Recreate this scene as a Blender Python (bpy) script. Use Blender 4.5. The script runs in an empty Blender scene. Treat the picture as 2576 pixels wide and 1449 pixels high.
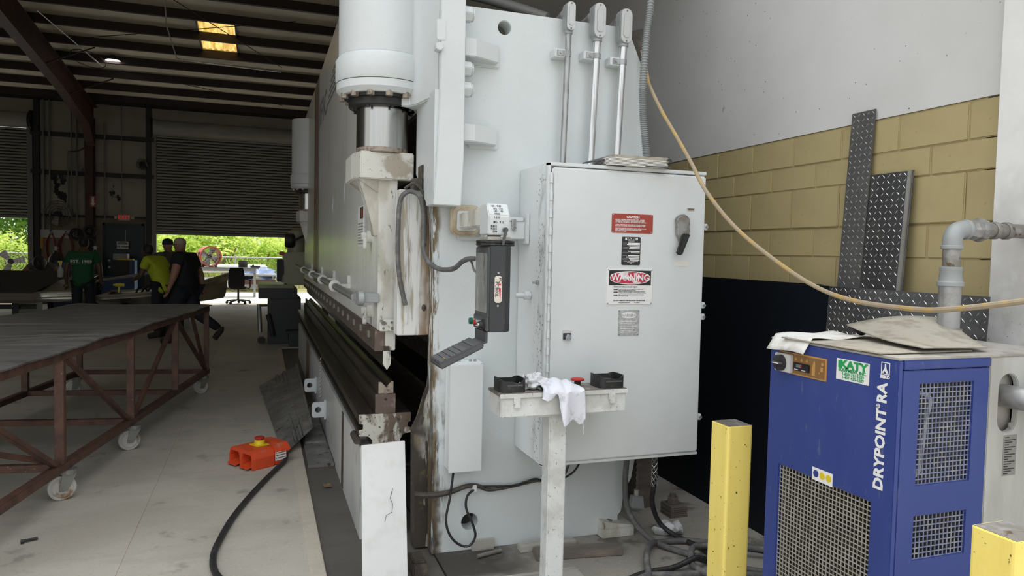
import bpy, bmesh, math, random
from mathutils import Vector, Matrix
from mathutils.geometry import tessellate_polygon
R = math.radians
rnd = random.Random(7)
scn = bpy.context.scene
col = scn.collection

# ------------------------------------------------------------------ camera
cam = bpy.data.cameras.new('camera'); cam.sensor_width = 36; cam.lens = 36*1812/2576
cam.clip_end = 300
camo = bpy.data.objects.new('camera', cam); col.objects.link(camo); scn.camera = camo
def aim(pitch, yaw, roll):
    cy, sy, cp, sp = math.cos(yaw), math.sin(yaw), math.cos(pitch), math.sin(pitch)
    f = Vector((sy*cp, cy*cp, -sp)); r = Vector((cy, -sy, 0)); d = f.cross(r)
    r2 = math.cos(roll)*r+math.sin(roll)*d; d2 = math.cos(roll)*d-math.sin(roll)*r
    return Matrix((r2, -d2, -f)).transposed().to_4x4()
camo.matrix_world = Matrix.Translation((0, 0, 1.58)) @ aim(R(2.735), R(19.19), R(-1.226))
# ------------------------------------------------------------------ sky, sun, exposure
w = bpy.data.worlds.new('sky'); scn.world = w; w.use_nodes = True
bg = w.node_tree.nodes['Background']; bg.inputs[1].default_value = 2.35
# overcast dome: three times brighter at the zenith than at the horizon (CIE overcast sky)
wn, wl = w.node_tree.nodes, w.node_tree.links
tcw = wn.new('ShaderNodeTexCoord'); sxw = wn.new('ShaderNodeSeparateXYZ'); wl.new(tcw.outputs['Generated'], sxw.inputs[0])
mrw = wn.new('ShaderNodeMapRange'); wl.new(sxw.outputs[2], mrw.inputs[0]); mrw.inputs[3].default_value = .36
mxw = wn.new('ShaderNodeMix'); mxw.data_type = 'RGBA'; mxw.blend_type = 'MULTIPLY'; mxw.inputs[0].default_value = 1; mxw.inputs[6].default_value = (.96, .985, 1.0, 1)
wl.new(mrw.outputs[0], mxw.inputs[7]); wl.new(mxw.outputs[2], bg.inputs[0])
sun = bpy.data.lights.new('sun', 'SUN'); sun.energy = 3.6; sun.angle = R(8); sun.color = (1, .95, .86)
suno = bpy.data.objects.new('sun', sun); col.objects.link(suno); suno.rotation_euler = (R(-20), R(8), 0)
scn.view_settings.view_transform = 'Standard'; scn.view_settings.look = 'None'
scn.view_settings.gamma = 1; scn.view_settings.use_curve_mapping = False
scn.view_settings.exposure = 0.06

# ------------------------------------------------------------------ materials
MATS = {}
def M(name, c, rough=.55, metal=0., layers=(), bump=None, emit=None, alpha=1, trans=0, spec=.5, wv=None):
    """c base colour; layers: dicts c,s(scale or 3),lo,hi,d,k,m=[(axis,a,b)],t"""
    m = bpy.data.materials.new(name); m.use_nodes = True; nt = m.node_tree; N = nt.nodes; L = nt.links
    b = N['Principled BSDF']; b.inputs['Roughness'].default_value = rough; b.inputs['Metallic'].default_value = metal
    b.inputs['Specular IOR Level'].default_value = spec
    if emit: b.inputs['Emission Color'].default_value = (*emit[0], 1); b.inputs['Emission Strength'].default_value = emit[1]
    if alpha < 1: b.inputs['Alpha'].default_value = alpha
    if trans: b.inputs['Transmission Weight'].default_value = trans
    tc = N.new('ShaderNodeTexCoord'); cur = None
    def mapped(s):
        mp = N.new('ShaderNodeMapping'); L.new(tc.outputs['Object'], mp.inputs[0])
        mp.inputs['Scale'].default_value = s if isinstance(s, tuple) else (s, s, s); return mp
    def rng(src, a, bb, smooth=True):
        r = N.new('ShaderNodeMapRange'); L.new(src, r.inputs[0]); r.inputs[1].default_value = a; r.inputs[2].default_value = bb
        if smooth: r.interpolation_type = 'SMOOTHSTEP'
        return r.outputs[0]
    def mul(a, bb):
        q = N.new('ShaderNodeMath'); q.operation = 'MULTIPLY'; L.new(a, q.inputs[0])
        if isinstance(bb, float): q.inputs[1].default_value = bb
        else: L.new(bb, q.inputs[1])
        return q.outputs[0]
    for ly in layers:
        mp = mapped(ly.get('s', 3)); t = ly.get('t', 'noise')
        if t == 'dots':
            tx = N.new('ShaderNodeTexVoronoi'); L.new(mp.outputs[0], tx.inputs['Vector']); tx.inputs['Scale'].default_value = 1
            fac = rng(tx.outputs['Distance'], ly.get('hi', .16), ly.get('lo', .08))
            n2 = N.new('ShaderNodeTexNoise'); L.new(tc.outputs['Object'], n2.inputs['Vector']); n2.inputs['Scale'].default_value = ly.get('g', 1.5)
            fac = mul(fac, rng(n2.outputs['Fac'], ly.get('g0', .5), ly.get('g1', .65)))
        elif t == 'flat':
            fac = None
        else:
            tx = N.new('ShaderNodeTexNoise'); L.new(mp.outputs[0], tx.inputs['Vector']); tx.inputs['Scale'].default_value = 1
            tx.inputs['Detail'].default_value = ly.get('d', 5); tx.inputs['Roughness'].default_value = ly.get('r', .6)
            tx.inputs['Distortion'].default_value = ly.get('w', 0)
            fac = rng(tx.outputs['Fac'], ly.get('lo', .45), ly.get('hi', .7))
        for ax, a, bb in ly.get('m', ()):
            sp = N.new('ShaderNodeSeparateXYZ'); L.new(tc.outputs['Object'], sp.inputs[0])
            g = sp.outputs['xyz'.index(ax)]
            ns = N.new('ShaderNodeTexNoise'); L.new(tc.outputs['Object'], ns.inputs['Vector']); ns.inputs['Scale'].default_value = ly.get('ms', 9)
            ad = N.new('ShaderNodeMath'); ad.operation = 'MULTIPLY_ADD'; L.new(ns.outputs['Fac'], ad.inputs[0])
            ad.inputs[1].default_value = ly.get('mj', .5)*abs(bb-a)*2; L.new(g, ad.inputs[2])
            sh = ly.get('mj', .5)*abs(bb-a)
            rr = rng(ad.outputs[0], a+sh, bb+sh); fac = rr if fac is None else mul(fac, rr)
        fac = mul(fac, float(ly.get('k', 1)))
        mx = N.new('ShaderNodeMix'); mx.data_type = 'RGBA'; L.new(fac, mx.inputs[0])
        if cur is None: mx.inputs[6].default_value = (*c, 1)
        else: L.new(cur, mx.inputs[6])
        mx.inputs[7].default_value = (*ly['c'], 1); cur = mx.outputs[2]
    if cur is None: b.inputs['Base Color'].default_value = (*c, 1)
    else: L.new(cur, b.inputs['Base Color'])
    if bump:
        mp = mapped(bump[0]); tx = N.new('ShaderNodeTexNoise'); L.new(mp.outputs[0], tx.inputs['Vector']); tx.inputs['Scale'].default_value = 1
        tx.inputs['Detail'].default_value = 4
        bp = N.new('ShaderNodeBump'); bp.inputs['Strength'].default_value = bump[1]; bp.inputs['Distance'].default_value = bump[2] if len(bump) > 2 else .004
        L.new(tx.outputs['Fac'], bp.inputs['Height']); L.new(bp.outputs[0], b.inputs['Normal'])
    MATS[name] = m; return m
D = dict
BRN = (.06, .045, .03); DRT = (.16, .145, .12)
M('press_white', (.625, .66, .67), .42, layers=[D(c=(.53, .555, .56), s=1.3, lo=.4, hi=.75, k=.6), D(c=(.30, .29, .27), s=(60, 60, 60), t='dots', lo=.05, hi=.1, g=2.2, g0=.52, g1=.62, k=.6)], bump=(55, .35, .003))
M('frame_white', (.625, .665, .675), .42, layers=[D(c=(.54, .57, .575), s=1.6, lo=.4, hi=.75, k=.6),
   D(c=(.13, .12, .10), s=(70, 70, 70), t='dots', lo=.05, hi=.11, g=3, g0=.53, g1=.6, k=.7),
   D(c=(.09, .065, .04), s=(22, 22, 3.2), lo=.44, hi=.52, m=[('x', -.47, -.55), ('z', 1.0, .55)], ms=12, mj=.9),
   D(c=(.05, .042, .035), s=(9, 9, 5), lo=.40, hi=.5, m=[('x', -.515, -.57), ('z', 1.0, .5)], mj=.6),
   D(c=(.16, .12, .07), s=(30, 30, 6), lo=.45, hi=.52, m=[('x', -.525, -.56)], mj=.9)], bump=(55, .3, .003))
M('ram_grey', (.70, .70, .675), .30, layers=[D(c=(.60, .60, .575), s=(.8, .8, .5), lo=.4, hi=.7), D(c=(.45, .45, .42), s=(14, 14, .7), lo=.5, hi=.72, k=.5), D(c=(.15, .13, .11), s=26, lo=.62, hi=.7, k=.6)], bump=(30, .1, .002))
M('bed_grey', (.62, .63, .62), .4, layers=[D(c=(.48, .49, .48), s=(1.3, 1.3, .7), lo=.4, hi=.7), D(c=(.10, .09, .08), s=(9, 9, 2), lo=.6, hi=.7, k=.7)])
M('dirty_white', (.66, .66, .62), .5, layers=[D(c=(.42, .39, .32), s=(7, 7, 2.5), lo=.48, hi=.66, k=.8), D(c=(.12, .10, .08), s=(34, 34, 12), lo=.60, hi=.68, k=.85)], bump=(40, .2, .003))
M('rust_white', (.68, .69, .68), .5, layers=[D(c=(.40, .36, .28), s=(26, 26, 2.2), lo=.50, hi=.60), D(c=(.20, .115, .05), s=(16, 16, 1.8), lo=.42, hi=.56, m=[('x', -.66, -.56)], ms=6), D(c=(.05, .04, .03), s=(30, 30, 2), lo=.6, hi=.66, k=.8)], bump=(40, .2, .003))
M('yoke_white', (.60, .59, .54), .55, layers=[D(c=(.36, .32, .26), s=(5, 5, 5), lo=.47, hi=.55, m=[('x', -.82, -.76)]), D(c=(.11, .09, .07), s=60, lo=.62, hi=.68, k=.8)], bump=(50, .25, .003))
M('grime', (.055, .045, .038), .6, layers=[D(c=(.12, .095, .07), s=14, lo=.45, hi=.7)], bump=(40, .4, .006))
M('grime_white', (.055, .046, .038), .6, layers=[D(c=(.56, .55, .48), s=(15, 15, 3), lo=.5, hi=.54, m=[('x', -.62, -.53)], mj=.8), D(c=(.17, .13, .06), s=(9, 9, 9), lo=.55, hi=.65, k=.7)], bump=(40, .4, .006))
M('bed_end', (.52, .51, .45), .55, layers=[D(c=(.13, .095, .07), s=(9, 9, 5), lo=.46, hi=.54, w=.6), D(c=(.035, .03, .026), s=40, lo=.6, hi=.66)], bump=(50, .3, .004))
M('oiled_steel', (.045, .037, .033), .32, .55, layers=[D(c=(.10, .075, .06), s=(16, 2, 16), lo=.45, hi=.75), D(c=(.20, .18, .16), s=(90, 4, 90), lo=.62, hi=.7, k=.6)], bump=(30, .15, .003))
M('die_face', (.34, .29, .24), .45, .3, layers=[D(c=(.16, .12, .10), s=30, lo=.45, hi=.65)], bump=(60, .2))
M('die_brown', (.13, .095, .08), .5, .3, layers=[D(c=(.22, .18, .15), s=25, lo=.5, hi=.7)], bump=(60, .2))
M('chrome_rod', (.50, .50, .49), .22, 1, layers=[D(c=(.38, .37, .34), s=(26, 26, .4), lo=.4, hi=.65)])
M('black_rubber', (.018, .018, .019), .55, layers=[D(c=(.05, .048, .045), s=40, lo=.5, hi=.7)])
M('dusty_rubber', (.10, .10, .10), .7, layers=[D(c=(.19, .185, .175), s=18, lo=.45, hi=.7)])
M('cab_paint', (.66, .69, .70), .42, layers=[D(c=(.58, .605, .61), s=1.8, lo=.4, hi=.75, k=.7), D(c=(.26, .25, .23), s=(75, 75, 75), t='dots', lo=.05, hi=.1, g=3, g0=.5, g1=.6, k=.6)], bump=(90, .12, .0015))
M('cab_side', (.72, .75, .76), .45, layers=[D(c=(.05, .045, .04), s=(55, 55, 45), t='dots', lo=.16, hi=.30, g=5, g0=.42, g1=.52, m=[('y', .0, -.14)], mj=.4), D(c=(.20, .19, .17), s=(20, 20, 5), lo=.46, hi=.66, k=.8, m=[('y', -.02, -.2)])], bump=(90, .12, .0015))
M('tray_paint', (.70, .715, .71), .45, layers=[D(c=(.54, .54, .52), s=6, lo=.42, hi=.66), D(c=(.15, .13, .11), s=70, lo=.62, hi=.68, k=.7)], bump=(80, .15, .002))
M('tray_top', (.17, .15, .125), .6, layers=[D(c=(.30, .28, .25), s=24, lo=.5, hi=.7)], bump=(60, .3))
M('galv', (.42, .43, .43), .42, .75, layers=[D(c=(.28, .285, .28), s=(40, 40, 8), lo=.45, hi=.65)])
M('galv_bright', (.66, .67, .67), .26, .9, layers=[D(c=(.38, .36, .34), s=(60, 60, 3), lo=.5, hi=.7)])
M('alu_grey', (.33, .35, .355), .5, .25)
M('alu_plate', (.52, .53, .53), .38, .55, layers=[D(c=(.5, .5, .49), s=30, lo=.5, hi=.7)], bump=(120, .2, .002))
M('pendant_black', (.034, .036, .040), .5, layers=[D(c=(.07, .07, .07), s=(12, 12, 3), lo=.5, hi=.75, k=.6)])
M('pendant_grey', (.075, .078, .082), .5)
M('key_grey', (.12, .125, .13), .55)
M('screen_glass', (.16, .17, .165), .12, layers=[D(c=(.42, .43, .41), s=(9, 9, 3), lo=.45, hi=.7), D(c=(.04, .04, .04), s=(14, 14, 5), lo=.55, hi=.65)])  # pale streak layer paints a grey reflection into the screen colour
M('beige_pad', (.50, .44, .34), .6, layers=[D(c=(.36, .29, .19), s=9, lo=.45, hi=.7)])
M('badge', (.68, .62, .54), .4)
M('ink_black', (.015, .015, .016), .6); M('ink_white', (.80, .80, .79), .6); M('ink_red', (.45, .03, .03), .5); M('ink_grey', (.25, .25, .25), .6)
M('sign_red', (.33, .048, .03), .45); M('sign_black', (.02, .02, .022), .4); M('sign_white', (.78, .78, .78), .45, layers=[D(c=(.6, .6, .58), s=20, lo=.55, hi=.75)])
M('warn_red', (.50, .03, .07), .5, layers=[D(c=(.74, .72, .72), s=(18, 18, 60), lo=.52, hi=.58)])
M('faded_tin', (.46, .47, .47), .45, .4, layers=[D(c=(.62, .63, .63), s=50, lo=.42, hi=.62), D(c=(.33, .33, .33), s=80, lo=.58, hi=.66)])
M('tape_cream', (.72, .70, .64), .6)
M('rag', (.72, .73, .80), .9, layers=[D(c=(.42, .42, .45), s=16, lo=.56, hi=.68, k=.55)], bump=(140, .3, .003))
M('rag_dirty', (.66, .67, .70), .9, layers=[D(c=(.26, .25, .24), s=22, lo=.5, hi=.64, k=.8)], bump=(140, .3, .003))
M('btn_red', (.42, .022, .015), .4); M('btn_yellow', (.72, .55, .02), .4); M('btn_green', (.0, .13, .08), .35); M('amber', (.65, .33, .02), .4)
M('dryer_blue', (.027, .050, .225), .42, layers=[D(c=(.045, .068, .27), s=(2, 2, 1), lo=.42, hi=.7), D(c=(.13, .14, .22), s=(60, 60, 14), lo=.63, hi=.70, k=.5), D(c=(.14, .15, .2), s=4, lo=.5, hi=.7, m=[('z', 1.05, 1.3)], k=.45)])
M('dryer_grey', (.47, .475, .455), .5, layers=[D(c=(.36, .35, .32), s=(5, 5, 1.2), lo=.42, hi=.7)])
M('dust_top', (.42, .40, .37), .85, layers=[D(c=(.30, .28, .25), s=9, lo=.42, hi=.7)])
M('cardboard', (.42, .39, .33), .9, layers=[D(c=(.30, .27, .22), s=(14, 14, 14), lo=.45, hi=.7)], bump=(60, .3, .003))
M('paper', (.74, .73, .70), .85, layers=[D(c=(.55, .52, .46), s=14, lo=.5, hi=.7)])
M('grille_wire', (.40, .38, .33), .6, .2, layers=[D(c=(.27, .24, .20), s=40, lo=.45, hi=.7)])
M('grille_blue', (.17, .19, .30), .6, layers=[D(c=(.30, .30, .32), s=40, lo=.45, hi=.7)])
M('dark_void', (.02, .02, .02), .9)
M('fin_dark', (.055, .05, .045), .8, layers=[D(c=(.10, .09, .08), s=30, lo=.4, hi=.7)])
M('panel_brown', (.23, .12, .04), .45); M('panel_orange', (.50, .27, .08), .45); M('knob_grey', (.55, .55, .54), .5)
M('lcd_black', (.012, .012, .016), .2); M('green_ink', (.02, .33, .09), .5); M('plate_tin', (.26, .25, .235), .45, .2)
M('old_pipe', (.25, .235, .215), .5, .6, layers=[D(c=(.36, .36, .36), s=14, lo=.45, hi=.65), D(c=(.13, .085, .05), s=20, lo=.58, hi=.66)], bump=(60, .25))
M('dull_pipe', (.40, .405, .41), .42, .6, layers=[D(c=(.28, .27, .26), s=12, lo=.45, hi=.7)])
M('yellow_paint', (.93, .75, .20), .42, layers=[D(c=(.84, .65, .15), s=(7, 7, 2), lo=.45, hi=.7), D(c=(.10, .07, .03), s=60, lo=.655, hi=.69), D(c=(.45, .42, .36), s=6, lo=.4, hi=.6, m=[('z', .30, .02)])], bump=(60, .2))
M('tread_steel', (.135, .135, .14), .34, .8, layers=[D(c=(.20, .20, .20), s=4, lo=.4, hi=.7)])
M('tread_dull', (.155, .155, .155), .5, .6, layers=[D(c=(.21, .205, .2), s=3, lo=.4, hi=.7)])
M('tread_bar', (.62, .62, .63), .25, .9); M('tread_bar_dull', (.34, .34, .34), .4, .7)
M('sheet_black', (.005, .007, .011), .5, .0, spec=.2)
M('sheet_edge', (.55, .56, .57), .3, .8)
M('rope', (.36, .29, .20), .8, layers=[D(c=(.45, .31, .12), s=(16, 16, 16), lo=.5, hi=.6)])
M('wood', (.22, .14, .075), .8, layers=[D(c=(.13, .08, .04), s=(3, 40, 40), lo=.45, hi=.7)], bump=(40, .3))
M('wood_grey', (.40, .385, .35), .85, layers=[D(c=(.28, .26, .23), s=(3, 30, 30), lo=.45, hi=.7)])
M('steel_brown', (.15, .13, .115), .6, .1, layers=[D(c=(.25, .2, .175), s=(3, 20, 20), lo=.45, hi=.7)])
M('table_steel', (.145, .14, .135), .5, .3, layers=[D(c=(.25, .24, .225), s=(1.2, 5, 1), lo=.45, hi=.75), D(c=(.085, .08, .075), s=(2, 9, 1), lo=.5, hi=.7)], bump=(20, .15))
M('rust_frame', (.125, .062, .043), .6, .1, layers=[D(c=(.075, .040, .030), s=9, lo=.4, hi=.65), D(c=(.30, .26, .23), s=60, lo=.66, hi=.7, k=.7)], bump=(50, .2))
M('wheel_white', (.44, .43, .40), .55, layers=[D(c=(.22, .12, .05), s=9, lo=.52, hi=.66), D(c=(.09, .08, .07), s=12, lo=.58, hi=.7, k=.6)])
M('fork_steel', (.24, .24, .22), .5, .5)
M('pedal_orange', (.66, .075, .022), .42, layers=[D(c=(.30, .22, .16), s=7, lo=.5, hi=.66, m=[('z', .105, .14)], k=.8)])
M('mat_dark', (.16, .157, .15), .6, .2, layers=[D(c=(.25, .245, .235), s=5, lo=.4, hi=.7), D(c=(.03, .03, .03), s=(16, 16, 16), lo=.6, hi=.68)], bump=(25, .25))
M('curtain_white', (.60, .605, .60), .42, .15, layers=[D(c=(.54, .54, .525), s=9, lo=.45, hi=.7), D(c=(.40, .39, .36), s=(26, 26, 26), t='dots', lo=.04, hi=.08, g=4, k=.8)])
M('stripe_brown', (.20, .115, .08), .4); M('stripe_grey', (.22, .235, .25), .4)

def concrete(name, c, dark, rough=.75):
    return M(name, c, rough, layers=[D(c=dark, s=.9, lo=.38, hi=.66, w=.5), D(c=tuple(x*.72 for x in c), s=(2.2, 8, 1), lo=.46, hi=.75, k=.6, d=8), D(c=tuple(min(1, x*1.35) for x in c), s=70, lo=.6, hi=.68, k=.6), D(c=tuple(x*.62 for x in c), s=45, lo=.58, hi=.7, k=.5), D(c=tuple(x*.5 for x in dark), s=3.2, lo=.60, hi=.70, k=.6, d=8)], bump=(40, .12, .003))
concrete('floor_concrete', (.47, .44, .385), (.39, .36, .31))
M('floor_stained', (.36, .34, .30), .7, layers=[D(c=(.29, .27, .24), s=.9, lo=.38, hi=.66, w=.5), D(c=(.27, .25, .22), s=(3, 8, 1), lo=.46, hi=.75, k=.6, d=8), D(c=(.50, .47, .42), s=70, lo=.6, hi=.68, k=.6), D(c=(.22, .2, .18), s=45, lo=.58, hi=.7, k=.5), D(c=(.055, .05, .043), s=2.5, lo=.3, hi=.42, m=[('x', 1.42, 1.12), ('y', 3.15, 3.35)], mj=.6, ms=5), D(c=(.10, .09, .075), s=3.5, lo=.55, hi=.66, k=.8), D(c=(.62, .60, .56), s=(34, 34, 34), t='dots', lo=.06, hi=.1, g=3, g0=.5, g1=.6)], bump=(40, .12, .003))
concrete('curb_concrete', (.52, .47, .39), (.42, .38, .32))
concrete('wet_concrete', (.115, .108, .096), (.085, .078, .068), .55)
concrete('yard_concrete', (.26, .25, .23), (.22, .21, .19))
concrete('apron_concrete', (.62, .60, .56), (.56, .54, .50))
M('block_tan', (.45, .37, .19), .7, layers=[D(c=(.40, .325, .165), s=2.2, lo=.4, hi=.7), D(c=(.05, .04, .03), s=(15, 15, 15), t='dots', lo=.07, hi=.13, g=2.5, g0=.54, g1=.62)], bump=(45, .25, .004))
M('mortar_tan', (.38, .31, .155), .8, bump=(40, .3))
M('wall_plaster', (.68, .68, .675), .6, layers=[D(c=(.62, .62, .61), s=1.1, lo=.4, hi=.7), D(c=(.05, .05, .045), s=(19, 19, 19), t='dots', lo=.045, hi=.09, g=1.6, g0=.46, g1=.56), D(c=(.30, .30, .29), s=(7, 7, 7), lo=.68, hi=.74, k=.7)], bump=(5, .12, .01))
M('pillar_white', (.82, .82, .815), .55, layers=[D(c=(.74, .74, .73), s=2, lo=.42, hi=.7), D(c=(.28, .27, .26), s=(40, 40, 40), t='dots', lo=.08, hi=.16, g=4, g0=.5, g1=.6, m=[('z', 2.4, 1.5)]), D(c=(.50, .485, .46), s=3, lo=.45, hi=.6, m=[('z', 2.3, 1.5)], k=.7)], bump=(6, .1, .01))
M('insulation', (.82, .76, .62), .8, layers=[D(c=(.70, .64, .52), s=1.2, lo=.4, hi=.7), D(c=(.30, .27, .22), s=(.5, 9, 9), lo=.62, hi=.7, k=.5)], bump=(3, .15, .02))
M('wall_insul', (.44, .41, .34), .8, layers=[D(c=(.35, .32, .26), s=1.1, lo=.4, hi=.7), D(c=(.03, .028, .025), s=(2.2, 2.2, 1.3), lo=.60, hi=.63, m=[('z', 3.9, 3.2)])], bump=(3, .2, .02))
M('wainscot', (.30, .255, .18), .75, layers=[D(c=(.22, .18, .12), s=2, lo=.4, hi=.7)])
M('red_steel', (.075, .028, .022), .6, layers=[D(c=(.045, .020, .017), s=5, lo=.4, hi=.7)])
M('purlin_steel', (.022, .009, .007), .6)
M('slat_grey', (.36, .35, .32), .5, layers=[D(c=(.30, .29, .265), s=(1, 3, 3), lo=.4, hi=.7)])
M('galv_dark', (.21, .21, .20), .55, .3)
M('teal_door', (.012, .035, .038), .45)
M('dark_steel', (.035, .035, .036), .5, .4); M('cast_black', (.02, .02, .02), .55)
M('lamp_glow', (1, 1, 1), .5, emit=((1, .97, .92), 14))
M('exit_glow', (.3, .01, .01), .5, emit=((1, .03, .03), .25))
M('exit_box', (.50, .45, .36), .6)
M('fiberglass', (.75, .52, .16), .4, layers=[D(c=(.50, .33, .09), s=(50, 2, 2), lo=.42, hi=.62)], emit=None)
def translucent(name, c, c2, s):
    m = bpy.data.materials.new(name); m.use_nodes = True; nt = m.node_tree; N = nt.nodes; L = nt.links
    out = N['Material Output']; N.remove(N['Principled BSDF'])
    tc = N.new('ShaderNodeTexCoord'); mp = N.new('ShaderNodeMapping'); L.new(tc.outputs['Object'], mp.inputs[0]); mp.inputs['Scale'].default_value = s
    nz = N.new('ShaderNodeTexNoise'); L.new(mp.outputs[0], nz.inputs['Vector']); nz.inputs['Scale'].default_value = 1; nz.inputs['Detail'].default_value = 3
    cr = N.new('ShaderNodeMapRange'); L.new(nz.outputs['Fac'], cr.inputs[0]); cr.inputs[1].default_value = .4; cr.inputs[2].default_value = .62
    mx = N.new('ShaderNodeMix'); mx.data_type = 'RGBA'; L.new(cr.outputs[0], mx.inputs[0]); mx.inputs[6].default_value = (*c, 1); mx.inputs[7].default_value = (*c2, 1)
    a = N.new('ShaderNodeBsdfTranslucent'); b = N.new('ShaderNodeBsdfDiffuse'); ms = N.new('ShaderNodeMixShader'); ms.inputs[0].default_value = .45
    L.new(mx.outputs[2], a.inputs[0]); L.new(mx.outputs[2], b.inputs[0]); L.new(a.outputs[0], ms.inputs[1]); L.new(b.outputs[0], ms.inputs[2]); L.new(ms.outputs[0], out.inputs[0])
    MATS[name] = m
translucent('fiberglass', (.85, .60, .20), (.50, .32, .08), (14, 1.5, 1))
translucent('leaf_green', (.46, .62, .12), (.78, .86, .30), (1.2, 1.2, 1.2))
translucent('leaf_dark', (.12, .24, .05), (.24, .40, .08), (1, 1, 1))
translucent('dry_grass', (.42, .40, .20), (.55, .52, .32), (1, 1, 1))

# ------------------------------------------------------------------ mesh helpers
def catmull(pts, n=4):
    P = [Vector(p) for p in pts]
    if n <= 1 or len(P) < 3: return P
    out = []
    for i in range(len(P)-1):
        a, b, c, d = P[max(i-1, 0)], P[i], P[i+1], P[min(i+2, len(P)-1)]
        for k in range(n):
            t = k/n
            out.append(.5*((2*b)+(c-a)*t+(2*a-5*b+4*c-d)*t*t+(3*b-a-3*c+d)*t**3))
    return out+[P[-1]]
class MB:
    def __init__(s): s.v = []; s.f = []
    def add(s, vs, fs):
        o = len(s.v); s.v += [Vector(p) for p in vs]; s.f += [tuple(i+o for i in q) for q in fs]; return s
    def box(s, x0, x1, y0, y1, z0, z1):
        return s.hexa([(x0, y0, z0), (x1, y0, z0), (x1, y1, z0), (x0, y1, z0), (x0, y0, z1), (x1, y0, z1), (x1, y1, z1), (x0, y1, z1)])
    def hexa(s, p):
        return s.add(p, [(0, 3, 2, 1), (4, 5, 6, 7), (0, 1, 5, 4), (1, 2, 6, 5), (2, 3, 7, 6), (3, 0, 4, 7)])
    def obox(s, c, size, rot=(0, 0, 0)):
        from mathutils import Euler
        m = Euler([R(a) for a in rot]).to_matrix(); c = Vector(c); a, b, d = [q/2 for q in size]
        return s.hexa([c+m@Vector(q) for q in ((-a, -b, -d), (a, -b, -d), (a, b, -d), (-a, b, -d), (-a, -b, d), (a, -b, d), (a, b, d), (-a, b, d))])
    def beam(s, p0, p1, w, h, up=(0, 0, 1)):
        p0, p1 = Vector(p0), Vector(p1); d = (p1-p0).normalized(); up = Vector(up)
        if abs(d.dot(up)) > .97: up = Vector((0, 1, 0))
        x = d.cross(up).normalized()*w/2; y = x.cross(d).normalized()*h/2
        return s.hexa([p0-x-y, p0+x-y, p1+x-y, p1-x-y, p0-x+y, p0+x+y, p1+x+y, p1-x+y])
    def cyl(s, p0, p1, r, r2=None, n=16, rot=0):
        p0, p1 = Vector(p0), Vector(p1); d = (p1-p0).normalized(); r2 = r if r2 is None else r2
        a = d.orthogonal().normalized() if abs(d.z) < .9 else Vector((1, 0, 0)); a = (a-d*a.dot(d)).normalized(); b = d.cross(a)
        vs = []
        for p, q in ((p0, r), (p1, r2)):
            for i in range(n):
                t = 2*math.pi*i/n+rot; vs.append(p+(a*math.cos(t)+b*math.sin(t))*q)
        fs = [(i, (i+1) % n, n+(i+1) % n, n+i) for i in range(n)]+[tuple(range(n-1, -1, -1)), tuple(range(n, 2*n))]
        return s.add(vs, fs)
    def tube(s, pts, r, n=8, sm=4, rs=None):
        P = catmull(pts, sm); k = len(P); vs = []; a = None
        for i, p in enumerate(P):
            d = (P[min(i+1, k-1)]-P[max(i-1, 0)]).normalized()
            a = d.orthogonal().normalized() if a is None else (a-d*a.dot(d)).normalized()
            b = d.cross(a); rr = r if rs is None else rs(i/(k-1))
            for j in range(n):
                t = 2*math.pi*j/n; vs.append(p+(a*math.cos(t)+b*math.sin(t))*rr)
        fs = [(i*n+j, i*n+(j+1) % n, (i+1)*n+(j+1) % n, (i+1)*n+j) for i in range(k-1) for j in range(n)]
        fs += [tuple(range(n-1, -1, -1)), tuple(range((k-1)*n, k*n))]
        return s.add(vs, fs)
    def prism(s, poly, axis, a, b, holes=()):
        loops = [list(poly)]+[list(h) for h in holes]
        def P(q, t): return {'x': (t, q[0], q[1]), 'y': (q[0], t, q[1]), 'z': (q[0], q[1], t)}[axis]
        flat = [q for l in loops for q in l]; n = len(flat)
        tri = tessellate_polygon([[Vector((q[0], q[1], 0)) for q in l] for l in loops])
        fs = [tuple(t) for t in tri]+[tuple(n+i for i in reversed(t)) for t in tri]
        if not holes: fs = [tuple(range(n)), tuple(range(2*n-1, n-1, -1))]
        o = 0
        for l in loops:
            m = len(l); fs += [(o+i, o+(i+1) % m, n+o+(i+1) % m, n+o+i) for i in range(m)]; o += m
        return s.add([P(q, a) for q in flat]+[P(q, b) for q in flat], fs)
    def lathe(s, prof, o=(0, 0, 0), axis=(0, 0, 1), n=24):
        o = Vector(o); d = Vector(axis).normalized(); a = Vector((1, 0, 0)) if abs(d.x) < .9 else Vector((0, 1, 0)); a = (a-d*a.dot(d)).normalized(); b = d.cross(a)
        vs = [o+d*h+(a*math.cos(2*math.pi*j/n)+b*math.sin(2*math.pi*j/n))*max(r, 1e-4) for r, h in prof for j in range(n)]
        k = len(prof); fs = [(i*n+j, i*n+(j+1) % n, (i+1)*n+(j+1) % n, (i+1)*n+j) for i in range(k-1) for j in range(n)]
        fs += [tuple(range(n-1, -1, -1)), tuple(range((k-1)*n, k*n))]
        return s.add(vs, fs)
    def ball(s, c, r, nu=12, nv=8):
        r = r if isinstance(r, tuple) else (r, r, r); c = Vector(c); vs = [c+Vector((0, 0, -r[2]))]
        for i in range(1, nv):
            t = math.pi*i/nv-math.pi/2
            for j in range(nu):
                q = 2*math.pi*j/nu; vs.append(c+Vector((r[0]*math.cos(t)*math.cos(q), r[1]*math.cos(t)*math.sin(q), r[2]*math.sin(t))))
        vs.append(c+Vector((0, 0, r[2]))); e = len(vs)-1
        fs = [(0, 1+(j+1) % nu, 1+j) for j in range(nu)]+[(e, e-nu+j, e-nu+(j+1) % nu) for j in range(nu)]
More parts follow.
